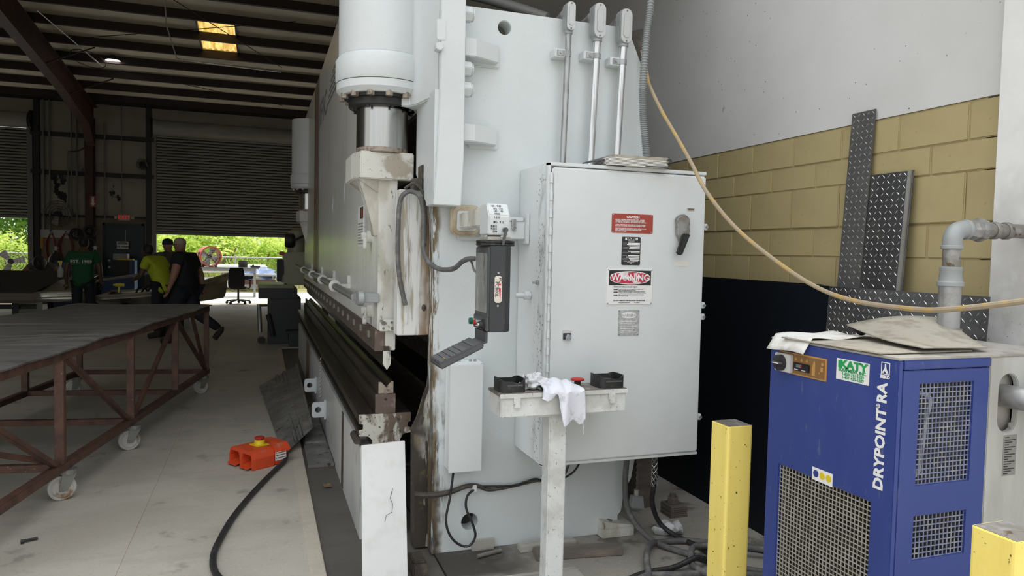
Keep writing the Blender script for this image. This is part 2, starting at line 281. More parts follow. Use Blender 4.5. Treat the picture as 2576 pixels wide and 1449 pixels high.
        fs += [(1+i*nu+j, 1+i*nu+(j+1) % nu, 1+(i+1)*nu+(j+1) % nu, 1+(i+1)*nu+j) for i in range(nv-2) for j in range(nu)]
        return s.add(vs, fs)
    def torus(s, c, axis, R0, r, n=32, m=8, arc=(0, 360)):
        c = Vector(c); d = Vector(axis).normalized(); a = d.orthogonal().normalized(); b = d.cross(a)
        full = arc[1]-arc[0] >= 360; pts = [c+(a*math.cos(R(t))+b*math.sin(R(t)))*R0 for t in [arc[0]+(arc[1]-arc[0])*i/n for i in range(n+1)]]
        return s.tube(pts, r, m, 1)
    def sheet(s, fn, nu, nv):
        vs = [fn(i/nu, j/nv) for j in range(nv+1) for i in range(nu+1)]
        return s.add(vs, [(j*(nu+1)+i, j*(nu+1)+i+1, (j+1)*(nu+1)+i+1, (j+1)*(nu+1)+i) for j in range(nv) for i in range(nu)])
    def mesh(s, name, org, smooth=False, bevel=0, seg=2, keep=False):
        me = bpy.data.meshes.new(name); o = Vector(org)
        me.from_pydata([p-o for p in s.v], [], s.f); me.update()
        bm = bmesh.new(); bm.from_mesh(me)
        if not keep: bmesh.ops.recalc_face_normals(bm, faces=bm.faces)
        if bevel:
            ed = [e for e in bm.edges if len(e.link_faces) == 2 and e.calc_face_angle(0) > R(35)]
            bmesh.ops.bevel(bm, geom=ed, offset=bevel, segments=seg, affect='EDGES', clamp_overlap=True)
        bm.to_mesh(me); bm.free()
        if smooth:
            me.polygons.foreach_set('use_smooth', [True]*len(me.polygons))
            try: me.set_sharp_from_angle(angle=R(38))
            except Exception: pass
        return me
    def build(s, name, mat, root=None, bevel=0, smooth=False, org=None, seg=2, thick=0, sub=0):
        if root is not None:
            org = wpos(root)
        elif org is None:
            xs = [p.x for p in s.v]; ys = [p.y for p in s.v]; org = ((min(xs)+max(xs))/2, (min(ys)+max(ys))/2, min(p.z for p in s.v))
        me = s.mesh(name, org, smooth, bevel, seg)
        me.materials.append(MATS[mat]); o = bpy.data.objects.new(name, me); col.objects.link(o)
        if root is not None: o.parent = root
        else: o.location = org
        if thick: q = o.modifiers.new('thick', 'SOLIDIFY'); q.thickness = thick; q.offset = 0
        if sub: q = o.modifiers.new('sub', 'SUBSURF'); q.levels = sub; q.render_levels = sub
        return o
def wpos(o):
    p = Vector(o.location)
    while o.parent: o = o.parent; p += Vector(o.location)
    return p
def tag(o, label=None, cat=None, group=None, kind=None):
    if label: o['label'] = label
    if cat: o['category'] = cat
    if group: o['group'] = group
    if kind: o['kind'] = kind
    return o
def thing(name, label, cat, loc=(0, 0, 0), group=None):
    o = bpy.data.objects.new(name, None); o.empty_display_size = .1; col.objects.link(o); o.location = loc
    return tag(o, label, cat, group)
def struct(name, mb, mat, **k):
    k.setdefault('org', (0, 0, 0)); o = mb.build(name, mat, **k); o['kind'] = 'structure'; return o
def kids(o): return [c for c in bpy.data.objects if c.parent == o]
def dup(o, loc=None, rotz=None, label=None, group=None, parent=None):
    c = o.copy(); col.objects.link(c); c.parent = parent
    if loc is not None: c.location = loc
    if rotz is not None: c.rotation_euler[2] = rotz
    if label: c['label'] = label
    if group: c['group'] = group
    for k in kids(o): dup(k, parent=c)
    return c
def text(s, name, root, mat, pos, size, face, up=(0, 0, 1), align='CENTER', thick=.0006, weight=0., sx=1., mb=None):
    """lettering as flat mesh; face = outward normal, up = up direction of letters"""
    cu = bpy.data.curves.new(name, 'FONT'); cu.body = s; cu.size = size; cu.align_x = align; cu.align_y = 'CENTER'; cu.extrude = thick; cu.offset = weight; cu.resolution_u = 2
    t = bpy.data.objects.new(name, cu); col.objects.link(t)
    me = bpy.data.meshes.new_from_object(t.evaluated_get(bpy.context.evaluated_depsgraph_get()))
    bpy.data.objects.remove(t); bpy.data.curves.remove(cu)
    n = Vector(face).normalized(); u = Vector(up); u = (u-n*u.dot(n)).normalized(); x = u.cross(n)
    o0 = Vector(pos)-(wpos(root) if root else Vector())
    for v in me.vertices: v.co = o0+x*v.co.x*sx+u*v.co.y+n*v.co.z
    me.materials.clear(); me.materials.append(MATS[mat]); me.name = name
    o = bpy.data.objects.new(name, me); col.objects.link(o)
    if root: o.parent = root
    return o
def circ(cx, cz, r, n=20): return [(cx+r*math.cos(2*math.pi*i/n), cz+r*math.sin(2*math.pi*i/n)) for i in range(n)]
def rrect(x0, x1, z0, z1, r, n=4):
    o = []
    for cx, cz, a in ((x1-r, z1-r, 0), (x0+r, z1-r, 90), (x0+r, z0+r, 180), (x1-r, z0+r, 270)):
        for k in range(n+1): t = R(a+90*k/n); o.append((cx+r*math.cos(t), cz+r*math.sin(t)))
    return o

# ------------------------------------------------------------------ the building
floor = struct('floor', MB().box(-9.5, -.656, -6, 22.05, -.2, 0), 'floor_concrete')
def slab(nm, x0, x1, y0, y1, z1, mat): return MB().box(x0, x1, y0, y1, -.2, z1).build(nm, mat, floor)
MB().box(-.656, -.650, -6, 22, -.1, -.003).build('joint_filler', 'curb_concrete', floor)
MB().box(-.650, .222, 3.5, 3.505, -.1, -.002).build('joint_filler', 'curb_concrete', floor); MB().box(.864, 3.1, 4.9, 4.906, -.1, -.001).build('joint_filler', 'curb_concrete', floor)
slab('slab', -.650, .222, 3.505, 22.05, 0, 'floor_concrete'); slab('slab', -.650, .222, -6, 3.5, 0, 'floor_concrete')
MB().box(.222, .305, 2.6, 12, -.2, .004).build('kerb', 'curb_concrete', floor, bevel=.004)
slab('slab', .306, .86, 2.6, 12, -.012, 'wet_concrete'); slab('slab', .222, .86, -6, 2.598, 0, 'floor_concrete')
slab('slab', .222, .86, 12.004, 22.05, 0, 'floor_concrete')
slab('slab', .864, 3.1, -6, 4.9, 0, 'floor_stained'); slab('slab', .864, 3.1, 4.906, 22.05, 0, 'floor_stained'); slab('slab', 3.1, 7, -6, 2.13, 0, 'floor_concrete')
struct('ground_front', MB().box(-25, 25, -30, -6, -.3, -.02), 'yard_concrete')
struct('ground_back', MB().box(-25, 20, 22.05, 27.5, -.3, -.02), 'apron_concrete')
struct('ground_grass', MB().box(-30, 25, 27.5, 60, -.3, -.03), 'dry_grass')

XW = 2.95
wr = struct('wall_right', MB().box(XW, 3.35, 2.1, 22.2, 2.30, 7.8), 'wall_plaster')
MB().box(XW+.006, 3.35, 2.3, 22.2, -.2, 2.298).build('mortar', 'mortar_tan', wr)
rows = [(2.125, 2.292, 0), (1.988, 2.12, 1), (1.762, 1.983, 0), (1.60, 1.752, 1), (1.40, 1.596, 0), (1.20, 1.396, 1), (1.0, 1.196, 0), (.8, .996, 1), (.6, .796, 0), (.4, .596, 1), (.2, .396, 0), (0, .196, 1)]
shared = {}
for z0, z1, off in rows:
    key = round(z1-z0, 3)
    if key not in shared:
        me = MB().box(0, .05, 0, .366, 0, z1-z0).mesh('block', (0, 0, 0), bevel=.005); me.materials.append(MATS['block_tan']); shared[key] = me
    for k in range(-1, 8):
        b = bpy.data.objects.new('block', shared[key]); col.objects.link(b); b.parent = wr
        b.location = (XW+rnd.uniform(-.0012, .0012)-(.004 if z0 == 1.762 else 0), 2.380+.3715*k-(.186 if off else 0)-.3715*(0), z0)
MB().box(XW-.004, 3.0, 5.2, 22, -.1, 2.298).build('wall_face', 'block_tan', wr)
struct('wall_light_closure', MB().box(3.35, 7.2, 4.0, 4.3, -.2, 7.8), 'pillar_white')  # unseen wall, kept only to close off light on the right
struct('trim_pilaster', MB().box(2.885, 3.4, .9, 2.20, -.2, 7.8), 'pillar_white', bevel=.006)
struct('trim_header', MB().box(-6.5, XW, 4.0, 4.25, 4.1, 7.3), 'pillar_white')  # unseen header, its height and depth shaped for the light reaching inside
struct('wall_front_left', MB().box(-9.6, -6.5, 4.0, 4.3, -.2, 7.8), 'pillar_white')
struct('wall_left', MB().box(-9.9, -9.6, 4.0, 22.2, -.2, 7.8), 'wall_insul')

# roof: insulation between purlins, sloping down to the back wall
def rz(y): return 5.43+.103*(21.4-y)
def roofpan(mb, x0, x1, y0, y1, t=.06):
    return mb.hexa([(x0, y0, rz(y0)), (x1, y0, rz(y0)), (x1, y1, rz(y1)), (x0, y1, rz(y1)), (x0, y0, rz(y0)+t), (x1, y0, rz(y0)+t), (x1, y1, rz(y1)+t), (x0, y1, rz(y1)+t)])
rm = MB(); SX0, SX1, SY0, SY1 = -1.22, -.53, 15.30, 17.22
for a in ((-9.9, 3.35, 3.95, SY0), (-9.9, SX0, SY0, SY1), (SX1, 3.35, SY0, SY1), (-9.9, 3.35, SY1, 22.3)): roofpan(rm, *a)
ceil = struct('ceiling', rm, 'insulation')
pur = MB().box(-9.6, XW, -.03, .03, -.165, -.004).box(-9.6, XW, -.03, .05, -.17, -.16).mesh('purlin', (0, 0, 0)); pur.materials.append(MATS['purlin_steel'])
for k in range(17):
    y = 5.2+k*1.0
    p = bpy.data.objects.new('purlin', pur); col.objects.link(p); p.parent = ceil; p.location = (0, y, rz(y)); p.rotation_euler[0] = 0
sk = MB()
def skf(u, v):
    x = SX0+(SX1-SX0)*u; y = SY0+(SY1-SY0)*v; return (x, y, rz(y)+.03+.018*math.sin(u*2*math.pi*6))
sk.sheet(skf, 48, 4); sko = sk.build('skylight', 'fiberglass', ceil, smooth=True)
for x in (SX0-.03, SX1): MB().hexa([(x, SY0, rz(SY0)-.06), (x+.03, SY0, rz(SY0)-.06), (x+.03, SY1, rz(SY1)-.06), (x, SY1, rz(SY1)-.06), (x, SY0, rz(SY0)), (x+.03, SY0, rz(SY0)), (x+.03, SY1, rz(SY1)), (x, SY1, rz(SY1))]).build('skylight_curb', 'dark_steel', ceil)
# tapered red rafter and its column
def rafter(x, ob='rafter'):
    f0, f1 = x-.1, x+.1
    web = MB().prism([(21.7, 4.65), (21.7, rz(21.7)-.21), (4.3, rz(4.3)-.21), (4.3, rz(4.3)-.75), (12, rz(12)-.72), (18.3, 5.02), (20.75, 4.60), (21.35, 4.15), (21.7, 4.15)], 'x', x-.01, x+.01)
    low = MB()
    pts = [(4.3, rz(4.3)-.75), (12, rz(12)-.72), (18.3, 5.02), (20.75, 4.60), (21.35, 4.15)]
    for a, b in zip(pts, pts[1:]): low.hexa([(f0, a[0], a[1]-.02), (f1, a[0], a[1]-.02), (f1, b[0], b[1]-.02), (f0, b[0], b[1]-.02), (f0, a[0], a[1]), (f1, a[0], a[1]), (f1, b[0], b[1]), (f0, b[0], b[1])])
    low.hexa([(f0, 4.3, rz(4.3)-.23), (f1, 4.3, rz(4.3)-.23), (f1, 21.7, rz(21.7)-.23), (f0, 21.7, rz(21.7)-.23), (f0, 4.3, rz(4.3)-.21), (f1, 4.3, rz(4.3)-.21), (f1, 21.7, rz(21.7)-.21), (f0, 21.7, rz(21.7)-.21)])
    r = web.build(ob, 'red_steel', ceil); low.build('flange', 'red_steel', r)
rafter(-4.2); rafter(2.2)
for y0, y1 in ((17.2, 18.6), (19.2, 20.4)):
    MB().cyl((-4.2, y0, rz(y0)-.62), (-3.3, y0+.05, rz(y0)-.18), .015, n=6).build('brace_rod', 'purlin_steel', ceil)
# back wall with two roller doors and an exit door
DX0, DX1, DL = -2.78, 3.0, -5.66
bw = MB().box(DL, -3.96, 22, 22.15, 2.33, 5.6).box(-3.96, DX0, 22, 22.15, 2.33, 5.6).box(DX0, XW, 22, 22.15, 4.6, 5.6).box(-9.6, DL, 22, 22.15, 4.6, 5.6)
wb = struct('wall_back', bw, 'wall_insul')
MB().box(DL, -4.0, 21.98, 22.15, 0, 2.33).box(-3.08, DX0, 21.98, 22.15, 0, 2.33).box(-4.0, -3.08, 21.98, 22.15, 2.13, 2.33).build('wainscot', 'wainscot', wb)
for z in (3.45, 4.45): MB().box(DL, DX0, 21.80, 21.99, z-.05, z+.05).build('girt', 'cast_black', wb)
MB().box(DL, DX0, 21.9, 21.99, 2.30, 2.36).build('girt', 'cast_black', wb)
MB().box(-9.6, XW, 21.75, 21.99, 5.32, 5.42).build('eave_strut', 'cast_black', wb)
for x in (DL+.12, -2.92): MB().box(x-.06, x+.06, 21.85, 21.99, 0, 5.4).build('jamb_post', 'dark_steel', wb)
cl = MB().box(-4.36, -4.35+.18, 21.45, 21.47, 0, 4.7).box(-4.36, -4.17, 21.75, 21.77, 0, 4.9).box(-4.27, -4.255, 21.47, 21.75, 0, 4.9)
cl.build('column', 'red_steel', wb)
for x, zt, zb, r in ((-5.22, 5.3, 1.9, .022), (-5.36, 5.3, 1.95, .028), (-4.72, 5.3, 2.2, .018), (-4.60, 5.3, 1.8, .025), (-4.80, 4.02, 2.2, .018), (-3.55, 5.3, 2.45, .012), (-3.95, 4.8, 2.3, .02)):
    MB().cyl((x, 21.76, zb), (x, 21.76, zt), r, n=8).build('wall_conduit', 'galv_dark', wb, smooth=True)
MB().tube([(-4.80, 21.76, 4.0), (-4.6, 21.74, 4.02), (-4.4, 21.72, 4.15), (-4.3, 21.7, 4.5)], .015, 6).build('wall_cable', 'cast_black', wb)
def roller(n, x0, x1, zb, zt, hood):
    root = struct('door_%d' % n, MB().box(x0, x1, 21.97, 21.985, zb, zt), 'slat_grey')
    hgt = (zt-zb)/round((zt-zb)/.079); k = round((zt-zb)/hgt)
    prof = [(21.97, 0), (21.97, hgt*.12), (21.92, hgt*.22), (21.905, hgt*.55), (21.92, hgt*.88), (21.97, hgt*.98)]
    me = MB().prism(prof, 'x', x0, x1).mesh('slat', (0, 0, 0)); me.materials.append(MATS['slat_grey'])
    for i in range(k):
        o = bpy.data.objects.new('slat', me); col.objects.link(o); o.parent = root; o.location = (0, 0, zb+i*hgt)
    MB().box(x0, x1, 21.90, 21.99, zb-.07, zb+.005).build('bottom_bar', 'galv_dark', root)
    MB().lathe([(.20, 0), (.20, x1-x0)], (x0, 21.78, zt+.18), (1, 0, 0), 14).build('curtain_roll', 'slat_grey', root, smooth=True)
    for x in (x0, x1): MB().box(x-.07, x+.05, 21.86, 21.99, 0, zt+.1).build('guide_rail', 'galv_dark', root)
    for x in (x0-.06, x1+.06): MB().cyl((x-.02, 21.78, zt+.18), (x+.02, 21.78, zt+.18), .26, n=16).build('end_bracket', 'cast_black', root)
    return root
roller(1, DX0, 2.9, 1.97, 4.60, True)
roller(2, -9.4, DL-.02, 2.30, 4.56, True)
dr = struct('door_3', MB().box(-3.98, -3.10, 21.93, 21.975, 0, 2.115), 'teal_door')
MB().box(-4.04, -3.98, 21.9, 22.0, 0, 2.17).box(-3.10, -3.04, 21.9, 22.0, 0, 2.17).box(-4.04, -3.04, 21.9, 22.0, 2.115, 2.17).build('door_frame', 'teal_door', dr)
for z in (.98, 1.16): MB().cyl((-3.88, 21.93, z), (-3.88, 21.88, z), .03, n=12).build('door_knob', 'galv', dr, smooth=True)
# ------------------------------------------------------------------ press brake
YE = 3.92
press = thing('press_brake', 'huge white hydraulic press brake with chrome cylinder rod and long dark bed', 'press brake', (1.4, 3.62, 0))
P = lambda mb, n, m, root=press, **k: mb.build(n, m, root, **k)
ram = P(MB().prism([(YE, 1.15), (11.0, 1.15), (11.0, 3.50), (4.46, 3.50), (4.46, 1.97), (YE, 1.97)], 'x', .594, .692), 'ram', 'ram_grey', bevel=.004)
P(MB().box(.5935, .6925, YE-.004, YE, 1.152, 1.972), 'ram_end', 'dirty_white', ram)
# painted stripes and the bar emblem on the ram face
for y0, y1, m in ((8.24, 8.36, 'stripe_grey'), (8.40, 8.62, 'stripe_brown'), (8.66, 9.0, 'stripe_brown')):
    P(MB().box(.591, .5945, y0, y1, 1.2, 3.49), 'painted_stripe', m, ram)
for k in range(5): P(MB().box(.591, .5945, 5.35, 7.3-.14*k, 3.06+.05*k-.10, 3.085+.05*k-.10), 'painted_stripe', 'stripe_grey', ram)
text('IFIC', 'lettering', ram, 'stripe_grey', (.592, 7.75, 3.02), .34, (-1, 0, 0), weight=.006, sx=1.7)
P(MB().box(.590, .5945, 4.50, 4.78, 1.60, 1.86), 'warning_label', 'sign_white', ram)
P(MB().box(.588, .5905, 4.52, 4.64, 1.78, 1.85), 'warning_label', 'sign_black', ram); P(MB().cyl((.5885, 4.57, 1.815), (.587, 4.57, 1.815), .03, n=12), 'warning_label', 'sign_red', ram)
for k in range(8): P(MB().box(.5885, .5905, 4.52, 4.75, 1.62+.018*k, 1.626+.018*k), 'label_print', 'ink_grey', ram)
for yy, zz in ((6.6, 1.98), (5.65, 2.02)): P(MB().ball((.592, yy, zz), (.003, .05, .09), 10, 6), 'scuff_patch', 'press_white', ram)
# clamp bar with bolt heads, upper tool
cb = P(MB().box(.580, .637, YE-.01, 10.95, 1.035, 1.150), 'clamp_bar', 'die_brown', bevel=.002)
me = MB().box(-.014, 0, -.022, .022, -.02, .02).mesh('clamp_bolt', (0, 0, 0), bevel=.003); me.materials.append(MATS['fork_steel'])
for k in range(20):
    o = bpy.data.objects.new('clamp_bolt', me); col.objects.link(o); o.parent = cb; o.location = Vector((.580, 4.1+k*.345, 1.11))-Vector(press.location)
P(MB().box(.637, .692, YE-.012, 10.95, 1.038, 1.150), 'tool_holder', 'dirty_white', bevel=.004)
pun = [(.626, 1.062), (.660, 1.062), (.660, 1.037), (.668, 1.037), (.668, .962), (.647, .930), (.624, .962), (.624, 1.037), (.632, 1.037)]
P(MB().prism(pun, 'y', YE-.015, 10.9), 'upper_punch', 'oiled_steel', bevel=.0015)
P(MB().prism([(.6245, .964), (.6245, 1.036), (.6675, 1.036), (.6675, .964), (.647, .932)], 'y', YE-.0165, YE-.0145), 'punch_face', 'dirty_white')
# lower tool and bed
vd = [(.604, .800), (.687, .800), (.687, .866), (.673, .866), (.646, .837), (.619, .866), (.604, .866)]
die = P(MB().prism(vd, 'y', YE, 10.9), 'v_die', 'oiled_steel', bevel=.0015)
P(MB().prism([(.605, .801), (.686, .801), (.686, .865), (.674, .865), (.646, .835), (.618, .865), (.605, .865)], 'y', YE-.002, YE), 'die_face', 'die_face', die)
P(MB().prism([(.638, .80), (.638, .785), (.653, .785), (.653, .80), (.650, .835), (.642, .835)], 'y', YE-.0035, YE), 'die_tang', 'die_face', die)
rail = P(MB().box(.587, .699, YE-.002, 10.9, .692, .7995), 'die_rail', 'oiled_steel', bevel=.002)
P(MB().prism(rrect(.588, .698, .693, .798, .002, 1), 'y', YE-.005, YE-.002, [circ(.644, .768, .008, 12)]), 'rail_face', 'die_brown', rail)
cap = [(.501, .690), (.785, .690), (.785, .640), (.768, .634), (.768, .612), (.785, .606), (.785, .578), (.745, .572), (.728, .545), (.728, .50), (.575, .50), (.575, .545), (.552, .568), (.501, .572), (.501, .604), (.524, .608), (.524, .634), (.501, .640)]
bc = P(MB().prism(cap, 'y', YE, 11.05), 'bed_cap', 'oiled_steel', bevel=.003)
P(MB().prism(cap, 'y', YE-.004, YE+.001), 'cap_end', 'bed_end', bc, bevel=.001)
bed = P(MB().box(.516, .742, YE+.03, 11.0, -.1, .5), 'bed', 'bed_grey', bevel=.003)
P(MB().box(.512, .517, 4.80, 4.90, 0, .5), 'weld_seam', 'grime', bed)
for y0, y1, m in ((8.40, 8.62, 'stripe_brown'), (8.66, 9.0, 'stripe_brown'), (8.2, 8.3, 'stripe_grey')): P(MB().box(.5135, .5165, y0, y1, 0, .5), 'painted_stripe', m, bed)
P(MB().cyl((.50, YE+.05, .535), (.50, 4.12, .535), .022, n=12), 'gap_shade_stub', 'grime', bed, smooth=True)  # dark rounded stub standing in for the shadow gap under the bed cap
for y, z in ((6.177, .235), (7.30, .24)):
    lug = P(MB().prism(rrect(.402, .516, z-.064, z+.064, .022, 3), 'y', y, y+.03, [circ(.452, z, .026, 16)]), 'lifting_lug', 'press_white', bed, bevel=.003)
    P(MB().box(.500, .516, y-.02, y+.05, z-.08, z+.08), 'lug_foot', 'press_white', lug, bevel=.004)
ch = MB()
for k in range(22): ch.torus((.505, 6.6, .26+.017*k), (1, 0, 0) if k % 2 else (0, 1, 0), .009, .0028, 10, 5)
P(ch, 'bed_chain', 'galv', bed)
# near and far side frames
def side_frame(y0, far=False):
    out = [(.845, 0), (.838, .9), (.834, 1.3), (.822, 1.95), (.80, 2.84), (1.86, 2.838), (1.925, 2.80), (2.005, 2.63), (2.03, 2.15), (2.03, .42), (2.01, .31), (1.965, .23), (1.95, .12), (1.93, .10), (1.93, 0)]
    fr = P(MB().prism(out, 'y', y0, y0+.10, [circ(1.188, 2.753, .036), circ(1.05, .152, .046)]), 'side_frame', 'frame_white', bevel=.003)
    return fr
fr = side_frame(3.62)
inn = [(.775, 0), (.90, 0), (.90, 1.165), (.856, 1.165), (.856, .91), (.848, .85), (.828, .795), (.80, .69), (.767, .624)]
P(MB().prism(inn, 'y', 3.725, 3.83), 'throat_plate', 'grime_white', fr)
P(MB().prism([(.668, 1.14), (.90, 1.14), (.90, 1.90), (.668, 1.90)], 'y', 3.73, 3.84), 'guide_column', 'rust_white', fr, bevel=.004)
P(MB().box(.713, .722, 3.722, 3.731, 1.2, 1.87), 'guide_strip', 'rust_white', fr, bevel=.003)
for x0, x1, z0, z1 in ((.74, .80, 1.90, 1.96), (.78, .84, 1.90, 2.03)): P(MB().box(x0, x1, 3.70, 3.80, z0, z1), 'gib_block', 'grime', fr, bevel=.004)
P(MB().ball((.808, 3.728, 1.285), (.012, .008, .018), 10, 6), 'plug', 'grime', fr); P(MB().ball((.805, 3.728, 1.62), (.010, .008, .02), 10, 6), 'plug', 'grime', fr)
P(MB().prism([(.82, 0), (.9, 0), (.9, 2.84), (2.03, 2.84), (2.03, 0), (2.1, 0), (2.1, 2.9), (.82, 2.9)], 'y', 10.5, 10.65).box(1.0, 2.03, 10.5, 10.6, 0, 2.84), 'far_frame', 'press_white')
P(MB().box(.95, 2.0, 4.3, 10.4, 2.45, 2.84).box(1.5, 1.9, 4.2, 10.4, .3, .9).box(1.05, 1.35, 4.6, 10.4, .86, .98), 'rear_beam', 'grime')  # inner structure added in a dark colour to keep the throat dark
P(MB().box(1.80, 2.0, 3.55, 3.75, -.0, .052).prism([(1.80, .052), (2.0, .052), (2.0, .06), (1.80, .095)], 'y', 3.55, 3.75), 'foot_block', 'dirty_white', fr, bevel=.004)
P(MB().cyl((1.86, 3.60, .07), (1.86, 3.60, .085), .024, n=6), 'foot_bolt', 'steel_brown', fr)
# hydraulic cylinder heads (near one, then the same at the far end)
def cylinder_head(oy):
    cx, cy = .62, 4.0+oy; Y = lambda y: y+oy
    b = MB().lathe([(.236, 2.60), (.236, 3.35)], (cx, cy, 0), n=48)
    body = P(b, 'cylinder', 'press_white', smooth=True)
    P(MB().lathe([(.246, 2.47), (.252, 2.485), (.252, 2.585), (.236, 2.612)], (cx, cy, 0), n=48).lathe([(.225, 2.405), (.246, 2.43), (.246, 2.47)], (cx, cy, 0), n=48), 'cylinder_flange', 'press_white', body, smooth=True)
    P(MB().lathe([(.2362, 2.606), (.2372, 2.609), (.2362, 2.612)], (cx, cy, 0), n=48).lathe([(.2465, 2.468), (.2468, 2.470), (.2465, 2.472)], (cx, cy, 0), n=48), 'grime_line', 'fin_dark', body)
    for k in range(14):
        t = 2*math.pi*(k+.5)/14; x, y = cx+.212*math.cos(t), cy+.212*math.sin(t)
        P(MB().cyl((x, y, 2.385), (x, y, 2.412), .021, n=6, rot=k), 'flange_bolt', 'die_face', body)
    P(MB().lathe([(.175, 2.345), (.182, 2.352), (.182, 2.385), (.20, 2.39), (.20, 2.405)], (cx, cy, 0), n=40), 'gland_ring', 'cast_black', body, smooth=True)
    for k in range(8):
        t = 2*math.pi*(k+.2)/8; P(MB().cyl((cx+.166*math.cos(t), cy+.166*math.sin(t), 2.333), (cx+.166*math.cos(t), cy+.166*math.sin(t), 2.348), .009, n=6), 'gland_screw', 'dark_steel', body)
    rod = P(MB().lathe([(.1385, 2.115), (.1385, 2.36)], (cx, cy, 0), n=48), 'piston_rod', 'chrome_rod', smooth=True)
    P(MB().lathe([(.132, 2.105), (.139, 2.110), (.139, 2.132), (.1375, 2.133)], (cx, cy, 0), n=48), 'rod_band', 'die_face', rod, smooth=True)
    # cast mount between cylinder and side frame, bolted flange
    pl = [(.62, Y(3.86)), (.735, Y(3.82)), (.757, Y(3.76)), (.772, Y(3.68)), (.800, Y(3.53)), (.812, Y(3.49)), (.812, Y(4.22)), (.62, Y(4.22))]
    mt = P(MB().prism(pl, 'z', 2.345, 3.35), 'cylinder_mount', 'press_white', bevel=.006, smooth=True)
    fl = [(.812, 2.34), (.800, 2.0), (.786, 1.81), (.926, 1.808), (.936, 2.05), (.932, 3.35), (.808, 3.35)]
    P(MB().prism(fl, 'y', Y(3.45), Y(3.615)), 'mount_flange', 'press_white', mt, bevel=.004)
    P(MB().prism([(Y(3.47), 1.82), (Y(3.615), 1.82), (Y(3.9), 2.0), (Y(3.9), 2.37), (Y(3.47), 2.37)], 'x', .79, .812), 'mount_web', 'press_white', mt)
    if oy == 0:
        P(MB().prism(rrect(.79, .835, 2.60, 2.70, .008, 2), 'y', 3.447, 3.455), 'cast_pad', 'press_white', mt, bevel=.002)
        P(MB().cyl((.80, 3.48, 2.565), (.80, 3.425, 2.565), .022, n=6), 'side_bolt', 'press_white', mt, bevel=.003)
        for z in (2.765, 2.497, 2.395):
            P(MB().cyl((.93, 3.535, z), (.985, 3.535, z), .040, n=6, rot=.26).cyl((.985, 3.535, z), (.995, 3.535, z), .033, n=16), 'mount_nut', 'press_white', mt, bevel=.003)
        for z0, z1 in ((2.555, 2.645), (2.135, 2.222)):
            P(MB().prism([(.945, 3.50), (1.005, 3.50), (1.145, 3.575), (1.145, 3.62), (.945, 3.62)], 'z', z0, z1), 'wedge_block', 'press_white', mt, bevel=.004)
            P(MB().prism(rrect(1.0, 1.165, z0-.018, z1+.014, .012, 2), 'y', 3.610, 3.622), 'weld_bead', 'press_white', mt, bevel=.005)
    # yoke block on the ram
    yk = MB().prism([(.46, Y(4.05)), (.49, Y(3.885)), (.775, Y(3.885)), (.775, Y(4.32)), (.46, Y(4.32))], 'z', 1.962, 2.108)
    y = P(yk, 'yoke_block', 'yoke_white', bevel=.006)
    P(MB().hexa([(.49, Y(3.93), 1.962), (.70, Y(3.93), 1.962), (.70, Y(4.3), 1.962), (.47, Y(4.3), 1.962), (.585, Y(3.95), 1.90), (.69, Y(3.95), 1.90), (.69, Y(4.3), 1.90), (.585, Y(4.3), 1.90)]), 'yoke_neck', 'dirty_white', y)
    P(MB().prism([(.495, 1.962), (.60, 1.962), (.60, 1.66), (.575, 1.66), (.565, 1.72)], 'y', Y(3.96), Y(4.06)), 'yoke_rib', 'dirty_white', y, bevel=.004)
cylinder_head(0); cylinder_head(6.45)
# front rail tube with collars, end cap and brackets
rt = P(MB().cyl((.487, 4.02, 1.322), (.487, 11.2, 1.335), .024, n=14), 'front_rail', 'galv', smooth=True)
P(MB().prism(rrect(3.86, 4.04, 1.283, 1.362, .038, 5), 'x', .486, .516).prism([(3.90, 1.30), (4.04, 1.30), (4.04, 1.35), (3.90, 1.35)], 'x', .5, .60), 'rail_cap', 'alu_grey', rt, bevel=.003)
for k, y in enumerate((5.2, 6.3, 7.6, 9.2)):
    P(MB().lathe([(.034, -.02), (.042, -.012), (.042, .012), (.034, .02)], (.487, y, 1.325), (0, 1, 0), 16).box(.49, .596, y-.012, y+.012, 1.31, 1.34).box(.575, .596, y+.02, y+.09, 1.30, 1.40), 'rail_bracket', 'ram_grey', rt, smooth=True)
# swing bar at the ram end
bar = P(MB().box(.600, 1.020, YE-.045, YE-.022, 1.147, 1.209), 'swing_bar', 'dirty_white', bevel=.003)
P(MB().prism([(1.0, 1.209), (.985, 1.224), (1.035, 1.22), (1.035, 1.15), (1.02, 1.15)], 'y', YE-.07, YE-.02), 'bar_hook', 'dirty_white', bar)
P(MB().cyl((1.026, YE-.045, 1.09), (1.026, YE-.045, 1.15), .006, n=8), 'bar_pin', 'galv', bar)
for x, z, r in ((.622, 1.192, .011), (.668, 1.163, .009), (.664, 1.195, .006), (.62, 1.163, .006)): P(MB().cyl((x, YE-.046, z), (x, YE-.056, z), r, n=6), 'bar_bolt', 'steel_brown', bar)
# levers on the ram front
for y, z in ((4.17, 1.66), (4.14, 1.235)):
    lv = P(MB().cyl((.594, y, z), (.565, y, z), .035, n=16), 'clamp_boss', 'dirty_white', ram, smooth=True)
    P(MB().cyl((.565, y, z), (.535, y, z), .024, n=6).prism(rrect(y-.02, y+.02, z-.075, z+.005, .015, 3), 'x', .545, .565), 'clamp_lever', 'dirty_white', lv, bevel=.003)
